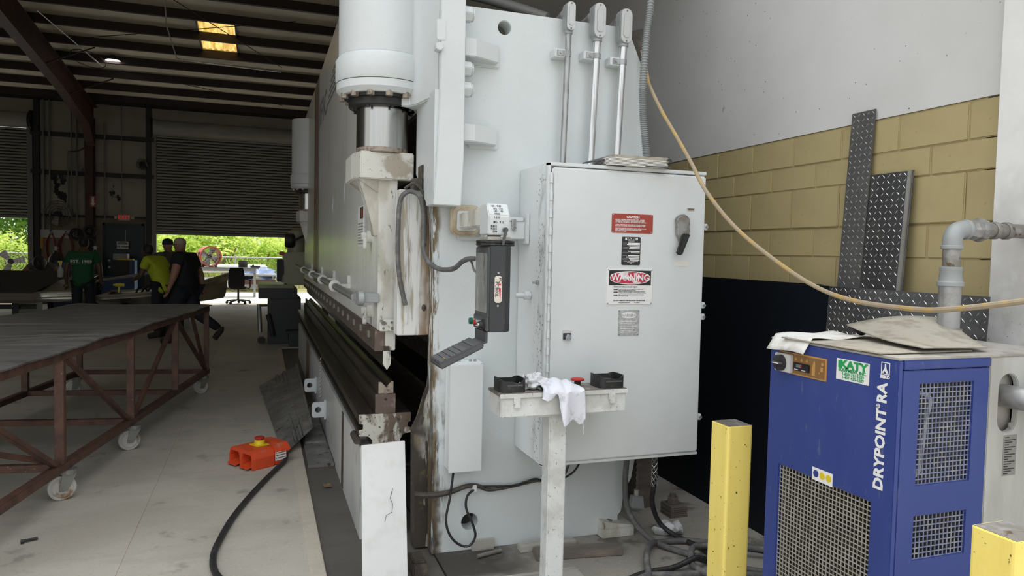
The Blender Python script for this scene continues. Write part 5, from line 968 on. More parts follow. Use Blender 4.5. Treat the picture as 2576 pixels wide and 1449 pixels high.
pbx = MB().hexa([fpv(.10, .09, HP), fpv(.20, .09, HP), fpv(.20, .20, HP), fpv(.10, .20, HP), fpv(.10, .09, HP+.008), fpv(.20, .09, HP+.008), fpv(.20, .20, HP+.008), fpv(.10, .20, HP+.008)]).build('stop_base', 'btn_yellow', fp_, bevel=.003)
c_ = fpv(.15, .145, HP)
MB().lathe([(.040, .006), (.036, .035), (.03, .04)], c_, n=24).build('stop_collar', 'btn_yellow', fp_, smooth=True); MB().lathe([(.022, .038), (.022, .046), (.036, .050), (.036, .058), (.024, .064), (.001, .065)], c_, n=24).build('stop_button', 'btn_red', fp_, smooth=True)
MB().hexa([fpv(.185, -.0015, .035), fpv(.275, -.0015, .035), fpv(.275, .0, .035), fpv(.185, .0, .035), fpv(.185, -.0015, .098), fpv(.275, -.0015, .098), fpv(.275, 0, .098), fpv(.185, 0, .098)]).build('label', 'sign_white', fp_)
for z in (.05, .07, .088): MB().hexa([fpv(.19, -.0025, z), fpv(.27, -.0025, z), fpv(.27, -.001, z), fpv(.19, -.001, z), fpv(.19, -.0025, z+.006), fpv(.27, -.0025, z+.006), fpv(.27, -.001, z+.006), fpv(.19, -.001, z+.006)]).build('label_print', 'stripe_brown', fp_)
tag(MB().tube([(.18, 5.56, .05), (.165, 5.48, .025), (.10, 5.30, .017), (0, 4.98, .017), (-.09, 4.66, .017), (-.16, 4.36, .017), (-.205, 4.08, .017), (-.225, 3.87, .017), (-.20, 3.65, .017), (-.10, 3.4, .017), (.10, 2.9, .017), (.45, 2.3, .017), (.5, 1.6, .017)], .017, 10, 6).build('pedal_hose', 'black_rubber', smooth=True), 'black pedal hose snaking across the concrete floor', 'hose')
# dark guard panels lying against the press bed
tr = thing('guard_panel', 'large dark ribbed steel panel leaning flat beside the press bed', 'panel', (.2, 7.3, 0))
gq = [Vector((-.02, 8.6, .012)), Vector((.16, 5.66, .012)), Vector((.40, 6.0, .13)), Vector((.43, 9.3, .13))]
def gp(u, v, h=0): return gq[0]*(1-u)*(1-v)+gq[1]*u*(1-v)+gq[2]*u*v+gq[3]*(1-u)*v+Vector((-.2*h, 0, h))
def gbox(v0, v1, h0, h1, u0=0, u1=1): return MB().hexa([gp(u0, v0, h0), gp(u1, v0, h0), gp(u1, v1, h0), gp(u0, v1, h0), gp(u0, v0, h1), gp(u1, v0, h1), gp(u1, v1, h1), gp(u0, v1, h1)])
gbox(0, 1, 0, .006).build('sheet', 'mat_dark', tr)
for v in (.40, .58):
    gbox(v, v+.07, .006, .024).build('rib', 'mat_dark', tr)
    for q in (v-.012, v+.07): gbox(q, q+.012, .006, .010).build('rib_edge_strip', 'cast_black', tr)  # thin black strips laid along both edges of each rib
gbox(.94, 1.0, .006, .03).build('rib', 'mat_dark', tr)
tag(MB().box(.325, .51, 5.36, 6.3, -.010, .012).build('floor_plate', 'mat_dark'), 'dark flat steel plate on floor beside the bed, nearest camera', 'plate')
tag(MB().hexa([(.335, 5.95, .013), (.50, 5.95, .013), (.505, 7.3, .013), (.40, 7.3, .013), (.335, 5.95, .03), (.50, 5.95, .03), (.505, 7.3, .03), (.40, 7.3, .03)]).build('floor_plate', 'mat_dark'), 'second dark plate overlapping the first along the bed', 'plate')
lf = MB().sheet(lambda u, v: (.40+.05*u-.01*v, 4.86+.05*v, .003+.02*abs(u-.5)*v), 4, 4); tag(lf.build('dry_leaf', 'wood'), 'curled brown dry leaf on dark floor strip', 'leaf')

# ------------------------------------------------------------------ people
def skin(nodes, edges, radii, root=0):
    me = bpy.data.meshes.new('sk'); me.from_pydata(nodes, edges, []); o = bpy.data.objects.new('sk', me); col.objects.link(o)
    md = o.modifiers.new('Skin', 'SKIN'); md.use_smooth_shade = True
    for i, r in enumerate(radii): me.skin_vertices[0].data[i].radius = r if isinstance(r, tuple) else (r, r)
    me.skin_vertices[0].data[root].use_root = True
    s = o.modifiers.new('Sub', 'SUBSURF'); s.levels = 2; s.render_levels = 2
    out = bpy.data.meshes.new_from_object(o.evaluated_get(bpy.context.evaluated_depsgraph_get()))
    bpy.data.objects.remove(o); bpy.data.meshes.remove(me); return out
def join_mb(me, mb):
    bm = bmesh.new(); bm.from_mesh(me); vs = [bm.verts.new(p) for p in mb.v]
    for f in mb.f:
        try: q = bm.faces.new([vs[i] for i in f]); q.smooth = True
        except ValueError: pass
    bm.to_mesh(me); bm.free()
def obj_from(me, name, mat, root):
    me.materials.clear(); me.materials.append(MATS[mat]); me.name = name
    for p in me.polygons: p.use_smooth = True
    o = bpy.data.objects.new(name, me); col.objects.link(o); o.parent = root; return o
M('skin_dark', (.10, .055, .035), .5); M('skin_light', (.36, .19, .13), .5); M('hair_black', (.012, .011, .010), .6)
M('shirt_green', (.012, .085, .028), .85); M('shirt_lime', (.42, .50, .02), .8); M('shirt_black', (.010, .011, .014), .85); M('shirt_grey', (.11, .105, .09), .85)
M('denim_dark', (.012, .014, .022), .85); M('cap_tan', (.42, .35, .29), .8); M('cap_navy', (.012, .02, .035), .7); M('boot', (.03, .025, .02), .7)
def person(label, loc, yaw, J, shirt, skinm, pants='denim_dark', hair=None, cap=None, bulk=1.0, helmet=False, print_=None, looks=0.):
    """J: joints in local metres, facing +y, x to the person's right"""
    t = thing('person', label, 'person', loc)
    g = lambda k: Vector(J[k])
    N = []; Ed = []; Rd = []
    def add(p, r, par=None):
        N.append(tuple(p)); Rd.append(r); i = len(N)-1
        if par is not None: Ed.append((par, i))
        return i
    b = bulk
    pel = add(g('pelvis'), .11*b); ch = add(g('chest'), .115*b, add((g('pelvis')+g('chest'))/2, .11*b, pel))
    nk = add(g('neck'), .058, ch); hb = add(g('neck')*.35+g('head')*.65, .06, nk)
    hands = []
    for s in ('L', 'R'):
        sh = add(g('sh'+s), .062*b, ch); el = add(g('el'+s), .046*b, sh); wr_ = add(g('wr'+s), .031, el); d = (g('wr'+s)-g('el'+s)).normalized(); hands.append((g('wr'+s), d))
        add(g('wr'+s)+d*.05, (.036, .018), wr_)
        hp = add(g('hip'+s), .088*b, pel); kn_ = add(g('kn'+s), .062*b, hp); an_ = add(g('an'+s), .042, kn_); add(g('to'+s), (.042, .032), an_)
    me = skin(N, Ed, Rd)
    h = MB(); hd = g('head'); f = Vector((math.sin(looks), math.cos(looks), 0)); r_ = Vector((f.y, -f.x, 0))
    h.ball(hd, (.077, .092, .112), 18, 12); h.ball(hd+f*.085+Vector((0, 0, -.025)), (.014, .022, .022), 8, 6); h.ball(hd+f*.055+Vector((0, 0, -.085)), (.035, .03, .025), 8, 6)
    for s in (-1, 1): h.ball(hd+r_*.078*s+Vector((0, 0, -.01)), (.012, .02, .032), 8, 6); h.ball(hd+f*.074+r_*.032*s+Vector((0, 0, .012)), (.014, .012, .009), 8, 6)
    h.ball(hd+f*.082+Vector((0, 0, -.058)), (.022, .012, .007), 8, 5)
    for w_, d in hands:
        sd = d.orthogonal().normalized(); up = d.cross(sd)
        for k in range(4):
            a = w_+d*.075+sd*(.026-.0175*k); ln = (.062, .074, .070, .055)[k]
            h.tube([a, a+d*ln*.5+up*.006, a+d*ln*.85+up*.022, a+d*ln*.9+up*.036], .0088, 6, 2)
        a = w_+d*.03+sd*.03; h.tube([a, a+d*.03+sd*.02+up*.008, a+d*.055+sd*.022+up*.022], .010, 6, 2)
    join_mb(me, h); obj_from(me, 'body', skinm, t)
    # shirt with sleeves
    N.clear(); Ed.clear(); Rd.clear()
    dn = (g('pelvis')-g('chest')).normalized()*.35+Vector((0, 0, -.65)); lo = add(g('pelvis')+dn*.18, (.178*b, .15*b)); lo = add(g('pelvis')+dn*.05, (.185*b, .155*b), lo); md_ = add((g('pelvis')+g('chest'))/2, (.168*b, .142*b), lo); ch = add(g('chest'), (.178*b, .135*b), md_); add(g('neck')*.75+g('chest')*.25, (.085, .075), ch)
    for s in ('L', 'R'): sh = add(g('sh'+s), .082*b, ch); add(g('sh'+s)*.35+g('el'+s)*.65, .070*b, sh)
    so = obj_from(skin(N, Ed, Rd), 'shirt', shirt, t)
    N.clear(); Ed.clear(); Rd.clear()
    pe = add(g('pelvis')+Vector((0, 0, .02)), (.150*b, .125*b))
    for s in ('L', 'R'): hp = add(g('hip'+s), .100*b, pe); kn_ = add(g('kn'+s), .078*b, hp); add(g('an'+s)+Vector((0, 0, .02)), .066, kn_)
    obj_from(skin(N, Ed, Rd), 'trousers', pants, t)
    for s in ('L', 'R'):
        a, o_ = g('an'+s), g('to'+s); bt = MB().tube([a+Vector((0, 0, .06)), a, a*.5+o_*.5, o_], .05, 10, 3, rs=lambda u: .052-.006*u); obj_from_mb(bt, 'boot', 'boot', t)
    if hair:
        hm = MB().ball(hd+Vector((0, 0, .022))-f*.012, (.086, .098, .108), 18, 12)
        for p in hm.v:
            q = p-hd
            if q.dot(f) > .03 and q.z < .055: p -= f*.04; p.z += .02
        obj_from_mb(hm, 'hair', hair, t)
    if cap:
        hm = MB(); hm.lathe([(.094, 0), (.096, .03), (.088, .07), (.06, .10), (.02, .112), (.001, .113)], hd+Vector((0, 0, .012)), n=22); hm.lathe([(.004, 0), (.008, .005), (.001, .008)], hd+Vector((0, 0, .124)), n=8)
        c0 = obj_from_mb(hm, 'cap', cap, t)
        bm_ = MB().sheet(lambda u, v: hd+f*(.085+.075*v*math.sin(math.pi*(.1+.8*u)))+r_*(.075*(2*u-1))+Vector((0, 0, .02-.02*v-.02*(2*u-1)**2)), 10, 5); obj_from_mb(bm_, 'cap_brim', cap, t)
    if helmet:
        hm = MB().ball(hd+f*.03, (.115, .13, .16), 18, 12); c0 = obj_from_mb(hm, 'welding_mask', 'cast_black', t)
        mk = MB()
        for q in ((-.055, .055),): mk.hexa([hd+f*.152+r_*q[0]+Vector((0, 0, .0)), hd+f*.152+r_*q[1]+Vector((0, 0, .0)), hd+f*.12+r_*q[1], hd+f*.12+r_*q[0], hd+f*.152+r_*q[0]+Vector((0, 0, .06)), hd+f*.152+r_*q[1]+Vector((0, 0, .06)), hd+f*.12+r_*q[1]+Vector((0, 0, .06)), hd+f*.12+r_*q[0]+Vector((0, 0, .06))])
        obj_from_mb(mk, 'mask_lens', 'lcd_black', t)
        obj_from_mb(MB().torus(hd+f*.02, f, .125, .012, 24, 6), 'mask_band', 'galv', t)
    t.rotation_euler[2] = yaw
    if print_:
        c = g('chest')*.75+g('pelvis')*.25
        tx = text(print_[0], 'shirt_print', None, print_[1], (0, 0, 0), print_[2], (0, -1, 0), weight=.002); tx.parent = t; tx.location = c+Vector((0, -(.165*bulk), .05)); 
    return t
def obj_from_mb(mb, name, mat, root):
    me = bpy.data.meshes.new(name); me.from_pydata([tuple(p) for p in mb.v], [], mb.f); me.update()
    bm = bmesh.new(); bm.from_mesh(me); bmesh.ops.recalc_face_normals(bm, faces=bm.faces); bm.to_mesh(me); bm.free()
    return obj_from(me, name, mat, root)
# frame: local +y = direction faced. yaw 0 faces away from the camera (+Y)
stand = dict(pelvis=(0, 0, .96), chest=(0, .02, 1.30), neck=(0, .02, 1.47), head=(0, .05, 1.61), shL=(-.20, .01, 1.40), shR=(.20, .01, 1.40), elL=(-.27, -.02, 1.12), elR=(.27, -.02, 1.12), wrL=(-.28, .06, .88), wrR=(.28, .06, .88),
             hipL=(-.10, 0, .88), hipR=(.10, 0, .88), knL=(-.11, .03, .48), knR=(.11, .03, .48), anL=(-.12, -.02, .08), anR=(.12, -.02, .08), toL=(-.13, .14, .045), toR=(.13, .14, .045))
person('man in green shirt with printed back facing away by the boats', (-3.08, 15.0, 0), R(0), dict(stand, head=(0, .06, 1.60)), 'shirt_green', 'skin_dark', hair='hair_black', bulk=1.08, print_=('EST. 1989', 'knob_grey', .085))
# heavy man in black, tan cap, walking to the left with hand behind back
walk = dict(stand, chest=(0, .04, 1.32), neck=(0, .05, 1.47), head=(0, .10, 1.60), elL=(-.30, .02, 1.13), wrL=(-.29, .12, .90), elR=(.29, -.10, 1.10), wrR=(.24, -.16, .84), knL=(-.11, .20, .50), anL=(-.12, .18, .08), toL=(-.12, .34, .045), knR=(.12, -.10, .50), anR=(.13, -.52, .22), toR=(.14, -.42, .09))
person('heavyset man in black shirt and tan cap walking past the boat', (-1.16, 12.75, 0), R(66), walk, 'shirt_black', 'skin_light', cap='cap_tan', bulk=1.36)
lean_ = dict(stand, pelvis=(0, -.05, .93), chest=(0, .10, 1.25), neck=(0, .20, 1.38), head=(0, .28, 1.49), shL=(-.19, .14, 1.34), shR=(.19, .14, 1.34), elL=(-.24, .20, 1.08), elR=(.25, -.02, 1.08), wrL=(-.18, .40, 1.0), wrR=(.16, -.12, .92))
person('man in bright lime shirt bending forward over the boat', (-1.62, 13.6, 0), R(58), lean_, 'shirt_lime', 'skin_dark', hair='hair_black', bulk=1.0)
arms = dict(stand, elL=(-.30, .20, 1.36), wrL=(-.16, .34, 1.52), pelvis=(0, 0, .97))
person('man in grey shirt and navy cap behind the lime shirt', (-1.60, 14.6, 0), R(40), dict(arms, head=(0, .06, 1.60)), 'shirt_grey', 'skin_light', cap='cap_navy', bulk=1.12)
weld = dict(pelvis=(0, -.25, .72), chest=(0, .05, 1.02), neck=(0, .17, 1.14), head=(0, .30, 1.17), shL=(-.20, .08, 1.12), shR=(.20, .08, 1.12), elL=(-.32, .20, .98), elR=(.32, .20, .98), wrL=(-.22, .42, .98), wrR=(.22, .42, .98), hipL=(-.10, -.24, .68), hipR=(.10, -.24, .68), knL=(-.14, .10, .60), knR=(.14, .10, .60), anL=(-.14, .02, .08), anR=(.14, .02, .08), toL=(-.14, .18, .045), toR=(.14, .18, .045))
person('welder in dark mask bent over the workpiece behind the boat', (-4.42, 17.9, 0), R(180), weld, 'shirt_grey', 'skin_light', helmet=True, bulk=1.05)
# ------------------------------------------------------------------ boats and background equipment
M('boat_alu', (.55, .53, .46), .30, .75, layers=[D(c=(.40, .38, .33), s=(2, 2, 5), lo=.4, hi=.65)]); M('boat_inside', (.36, .335, .25), .5, .3); M('deck_carpet', (.045, .045, .047), .85); M('hull_tan', (.17, .145, .115), .6)
def loft(sections, closed=False):
    m = MB(); n = len(sections[0])
    for s in sections: assert len(s) == n
    m.add([p for s in sections for p in s], [(i*n+j, i*n+j+1, (i+1)*n+j+1, (i+1)*n+j) for i in range(len(sections)-1) for j in range(n-1)]); return m
# left hull, carpeted deck sloping away, bright bow towards the right
b1 = thing('boat_hull', 'aluminium boat hull with dark carpeted deck, left of green shirted man', 'boat', (-5.6, 15.9, 0))
MB().prism([(15.05, .50), (15.02, .56), (15.05, .68), (15.10, .70), (16.75, 1.02), (16.95, .98), (16.95, .50)], 'x', -9.0, -3.86).build('hull', 'hull_tan', b1)
MB().hexa([(-9.0, 15.08, .700), (-3.87, 15.08, .700), (-3.52, 16.7, 1.025), (-9.0, 16.7, 1.025), (-9.0, 15.08, .712), (-3.87, 15.08, .712), (-3.52, 16.7, 1.037), (-9.0, 16.7, 1.037)]).build('deck', 'deck_carpet', b1)
bs = []
for k in range(7):
    u = k/6; x = -3.86+.75*u; t = .70+.30*min(1, u*1.6)
    bs.append([(x-.0, 15.02+.10*u*u, .52+.02*u), (x+.02, 15.0+.12*u, .60), (x+.0, 15.03+.12*u, .70+.02*u), (x-.0, 15.25+.2*u, .70+.12*u), (x+.02, 15.9, .84+.14*u*(1-.3*u)), (x, 16.7, .98)])
loft(bs).build('bow', 'boat_alu', b1, smooth=True, thick=.01)
for z in (.60, .70): MB().tube([(-3.84, 15.0, z), (-3.5, 15.06, z+.01), (-3.12, 15.12, z+.015)], .012, 6).build('spray_rail', 'boat_alu', b1)
for x in (-8.2, -6.6, -5.2, -4.2): MB().box(x-.05, x+.05, 15.2, 16.7, 0, .5).build('trestle', 'cast_black', b1)
MB().box(-9, -3.9, 15.3, 15.4, .38, .46).build('trestle_rail', 'cast_black', b1)
# right hull, open, bow to the right
b2 = thing('boat_hull', 'open aluminium boat hull with pointed bow by office chair', 'boat', (-1.9, 15.8, 0))
secs = []; rim = []
for k in range(13):
    u = k/12; x = -2.95+2.30*u; hw = .80*(1-max(0, (u-.45)/.55)**2.2)+.02; yc = 16.0; sheer = .62+.10*u+.32*u**2.6; keel = .42+.30*max(0, u-.55)**1.6*1.5
    zc = keel+.10
    secs.append([(x, yc-hw, sheer), (x, yc-hw*1.02, sheer-.06), (x-.03*u, yc-hw*.96, sheer-(sheer-zc)*.45), (x-.05*u, yc-hw*.82, zc), (x-.08*u, yc-hw*.4, keel+.02), (x-.1*u, yc, keel), (x-.08*u, yc+hw*.4, keel+.02), (x-.05*u, yc+hw*.82, zc), (x-.03*u, yc+hw*.96, sheer-(sheer-zc)*.45), (x, yc+hw*1.02, sheer-.06), (x, yc+hw, sheer)])
loft(secs).build('hull', 'boat_alu', b2, smooth=True, thick=.012)
for s in (0, 10): MB().tube([q[s] for q in secs], .022, 8, 2).build('gunwale', 'boat_alu', b2, smooth=True)
for s in (2,): MB().tube([Vector(q[s])+Vector((0, -.01, 0)) for q in secs], .014, 6, 2).build('spray_rail', 'boat_alu', b2, smooth=True)
MB().add(secs[0], [tuple(range(11))]).build('transom', 'boat_inside', b2, thick=.02)
MB().box(-2.1, -1.65, 15.3, 16.7, .60, .64).build('bench', 'boat_inside', b2); MB().box(-1.6, -1.58, 15.25, 16.75, .5, .90).build('bulkhead', 'boat_inside', b2)
for x in (-2.5, -1.5): MB().box(x-.06, x+.06, 15.4, 16.6, 0, .43).build('trestle', 'cast_black', b2)
tag(MB().tube([(-3.1, 16.0, .86), (-2.4, 17.0, .98), (-1.95, 17.8, 1.10)], .03, 8).build('alu_tube', 'galv', smooth=True), 'long grey aluminium tube lying slanted over the open boat', 'tube')
tl = thing('power_drill', 'yellow and black power drill standing in the open boat', 'drill', (-2.55, 15.25, .66))
MB().box(-2.60, -2.50, 15.22, 15.30, .64, .69).build('battery', 'cast_black', tl, bevel=.006); MB().beam((-2.55, 15.26, .69), (-2.54, 15.26, .80), .035, .045).build('grip', 'btn_yellow', tl, bevel=.006); MB().cyl((-2.60, 15.26, .83), (-2.46, 15.26, .83), .035, n=12).cyl((-2.64, 15.26, .83), (-2.60, 15.26, .83), .02, n=10).build('motor', 'btn_yellow', tl, smooth=True)
cb_ = MB()
for k in range(4): cb_.tube([(-2.35+.1*k, 15.7, .50), (-2.3+.1*k, 15.75, .72), (-2.2+.12*k, 15.8, .78), (-2.1+.1*k, 15.85, .6)], .02, 6)
tag(cb_.build('wiring_bundle', 'cast_black', smooth=True), 'bundle of black wiring looped inside open boat', 'wiring')
# ironworker machine beyond the press
iw = thing('ironworker_machine', 'dark green ironworker machine with flat work table behind the press', 'machine', (.35, 12.9, 0))
M('machine_green', (.26, .28, .12), .28, layers=[D(c=(.17, .18, .08), s=(2, 9, 2), lo=.4, hi=.65)]); M('machine_dark', (.028, .034, .032), .5); M('machine_cream', (.33, .32, .23), .45)  # slat green lightened to carry the reflection on the table top
I_ = lambda mb, n, m, root=iw, **k: mb.build(n, m, root, **k)
I_(MB().box(.10, .62, 12.45, 13.5, .0, .78), 'base', 'machine_dark', bevel=.02)
for k in range(5): I_(MB().box(-.06, .50, 12.40+.22*k, 12.605+.22*k, .93, .99), 'table_slat', 'machine_green', bevel=.006)
I_(MB().box(-.05, .56, 12.40, 13.5, .76, .93), 'table_apron', 'machine_dark', bevel=.01)
I_(MB().prism([(.36, 1.02), (.34, 1.50), (.46, 1.53), (.70, 1.53), (.70, .98), (.42, .98)], 'y', 12.45, 13.3), 'head', 'machine_cream', bevel=.015)
I_(MB().lathe([(.15, 0), (.15, .30), (.13, .38), (.06, .42), (.01, .425)], (.56, 12.9, 1.50), n=24), 'hydraulic_tank', 'machine_cream', smooth=True)
I_(MB().lathe([(.12, -.06), (.12, .06), (.08, .09)], (.44, 12.75, 1.72), (1, -.2, 0), 16), 'motor', 'cast_black', smooth=True); I_(MB().tube([(.50, 12.6, 1.72), (.58, 12.55, 1.76), (.66, 12.55, 1.80)], .02, 8), 'hose', 'cast_black', smooth=True)
I_(MB().box(.24, .36, 12.55, 12.9, 1.03, 1.40), 'switch_box', 'cast_black', bevel=.01); I_(MB().box(.27, .36, 12.5, 12.6, 1.47, 1.53), 'beacon', 'btn_red', bevel=.01)
I_(MB().lathe([(.09, 0), (.07, .12), (.03, .18)], (.40, 12.55, 1.02), (0, 0, 1), 14), 'punch_head', 'machine_cream', smooth=True)
I_(MB().cyl((-.02, 12.5, .20), (-.04, 12.5, .66), .035, n=12).cyl((-.04, 12.5, .64), (.12, 12.55, .64), .02, n=8), 'stop_bar', 'galv', smooth=True); I_(MB().tube([(.10, 12.42, .5), (.14, 12.40, .35), (.18, 12.40, .15)], .04, 8), 'foot_cable', 'cast_black', smooth=True)
I_(MB().box(.42, .58, 12.1, 12.45, 0, .22).box(.38, .60, 12.08, 12.45, .22, .25), 'step', 'machine_dark', bevel=.01)
I_(MB().box(-.06, .06, 12.45, 12.62, .02, .12), 'foot_switch', 'cast_black', bevel=.02)
# office chair
oc = thing('office_chair', 'black office chair on five-star base near open roller door', 'chair', (-.62, 21.6, 0))
O_ = lambda mb, n, m='cast_black', root=oc, **k: mb.build(n, m, root, **k)
def bkf(u, v):
    a = (u-.5)*1.5; z = .46+.56*v; hw = .25*(1-.18*(2*v-1)**4-.12*v); return (-.66+math.sin(a)*hw*1.3, 21.42-.03*math.cos(a)*2+.10*v*.3-.04*math.sin(math.pi*v), z)
O_(MB().sheet(bkf, 14, 14), 'backrest', thick=.06, smooth=True); O_(MB().prism(rrect(-.86, -.38, 21.44, 21.92, .12, 5), 'z', .42, .50), 'seat', bevel=.02, smooth=True)
O_(MB().cyl((-.62, 21.65, .10), (-.62, 21.65, .42), .028, n=12), 'gas_lift', smooth=True); O_(MB().box(-.56, -.40, 21.60, 21.63, .36, .385), 'lever')
for s in (-1, 1): O_(MB().tube([(-.62+.24*s, 21.62, .44), (-.62+.31*s, 21.62, .47), (-.62+.31*s, 21.62, .66)], .018, 8).box(-.62+.31*s-.035, -.62+.31*s+.035, 21.52, 21.76, .66, .69), 'armrest', bevel=.004)
for k in range(5):
    a = 2*math.pi*k/5+.3; e = Vector((-.62+.32*math.cos(a), 21.65+.32*math.sin(a), .085)); O_(MB().beam((-.62, 21.65, .12), e, .05, .04), 'base_arm'); O_(MB().cyl(e+Vector((.0, -.02, -.045)), e+Vector((0, .02, -.045)), .038, n=12), 'castor', smooth=True)
O_(MB().box(-.74, -.62, 21.385, 21.40, .94, .965), 'maker_tag', 'btn_yellow')
# table outside the door with drum fan, buckets, tarp
ot = thing('outdoor_table', 'grey metal workbench outside roller door carrying red drum fan', 'table', (-1.1, 25.2, 0))
MB().box(-2.20, -.08, 24.85, 25.6, .90, .94).build('top', 'galv_dark', ot, bevel=.005)
for x in (-2.1, -.22):
    for y in (24.92, 25.5): MB().box(x-.035, x+.035, y-.035, y+.035, -.02, .90).build('leg', 'galv', ot)
MB().box(-2.1, -.2, 25.2, 25.24, .25, .30).box(-2.1, -.2, 24.9, 24.94, .82, .90).build('rail', 'galv', ot)
df = thing('drum_fan', 'red drum fan on workbench seen through roller door opening', 'fan', (-1.60, 25.2, .94))
M('fan_red', (.42, .09, .05), .45, layers=[D(c=(.33, .07, .04), s=6, lo=.4, hi=.7)])
da = Vector((.35, -1, 0)).normalized(); dc = Vector((-1.60, 25.15, 1.28))
dm_ = MB(); prof = [(.315, -.22), (.335, -.20), (.335, .20), (.315, .22)]
dm_.lathe([(.30, -.22), (.335, -.22), (.325, -.18), (.325, .18), (.335, .22), (.30, .22), (.30, -.22)], dc, da, 32); dm2 = dm_.mesh('drum', Vector(df.location), smooth=True)
bm = bmesh.new(); bm.from_mesh(dm2); bmesh.ops.delete(bm, geom=[f for f in bm.faces if len(f.verts) > 8], context='FACES_ONLY'); bm.to_mesh(dm2); bm.free()
dm2.materials.append(MATS['fan_red']); o = bpy.data.objects.new('drum', dm2); col.objects.link(o); o.parent = df
bu = da.orthogonal().normalized(); bv = da.cross(bu)
for k in range(4):
    a = k*math.pi/2+.4; e = bu*math.cos(a)+bv*math.sin(a); s_ = da.cross(e); MB().hexa([dc+e*.05-s_*.05-da*.03, dc+e*.05+s_*.05+da*.03, dc+e*.05+s_*.05+da*.04, dc+e*.05-s_*.05-da*.02, dc+e*.28-s_*.12-da*.05, dc+e*.28+s_*.12+da*.05, dc+e*.28+s_*.12+da*.06, dc+e*.28-s_*.12-da*.04]).build('blade', 'galv', df)
MB().cyl(dc-da*.12, dc+da*.06, .06, n=14).build('motor', 'dark_steel', df, smooth=True)
gr = MB()
for r0 in (.10, .17, .24, .31): gr.torus(dc+da*.215, da, r0, .004, 28, 5)
for k in range(8): a = k*math.pi/4; e = bu*math.cos(a)+bv*math.sin(a); gr.cyl(dc+da*.215+e*.03, dc+da*.215+e*.325, .004, n=5)
gr.build('guard', 'galv', df)
for s_ in (-.2, .2): MB().box(-1.60+s_-.03, -1.60+s_+.03, 24.95, 25.35, .94, .985).build('foot', 'cast_black', df)
MB().box(-1.92, -1.84, 25.0, 25.14, 1.16, 1.42).build('handle', 'cast_black', df, bevel=.02)
tag(MB().lathe([(.14, .94), (.14, 1.02), (.15, 1.03), (.15, 1.1), (.14, 1.11), (.145, 1.16)], (-.58, 25.2, 0), n=20).build('disc_stack', 'dark_steel', smooth=True), 'stack of grey grinding discs on workbench outside', 'discs')
tag(MB().box(-.35, -.05, 25.0, 25.2, .94, .985).cyl((-.3, 25.1, .985), (-.24, 25.1, 1.02), .03, n=10).build('angle_grinder', 'cast_black', bevel=.01), 'black angle grinder lying at right end of outdoor workbench', 'grinder')
M('tarp_blue', (.10, .15, .28), .6, layers=[D(c=(.25, .30, .42), s=4, lo=.45, hi=.65)])
tp_ = MB().sheet(lambda u, v: (-1.0+1.5*u+.06*math.sin(9*v), 28.2+.2*math.sin(7*u)+1.2*v, .86-.55*(1-v)**2*(.4+.6*abs(math.sin(6*u)))-.25*max(0, u-.75)*4*v+.05*math.sin(11*u+4*v)), 30, 14)
tag(tp_.build('blue_tarp', 'tarp_blue', smooth=True, thick=.01), 'crumpled blue tarp over a cart beyond the workbench', 'tarp')
ct = thing('flat_cart', 'low metal cart under the blue tarp outside', 'cart', (-.3, 28.6, 0)); MB().box(-1.1, .5, 28.0, 29.4, .55, .62).build('deck', 'galv', ct)
for x in (-1.0, .4):
    for y in (28.1, 29.3): MB().box(x-.04, x+.04, y-.04, y+.04, -.02, .55).build('leg', 'galv_dark', ct)
MB().box(-1.1, .5, 28.0, 28.04, .25, .42).build('panel', 'red_steel', ct)
tag(MB().box(-2.2, .2, 29.2, 30.6, .62, .92).box(-2.2, .2, 29.2, 30.6, .0, .4).build('white_trailer', 'sign_white', bevel=.05), 'long low white trailer beyond the workbench', 'trailer')
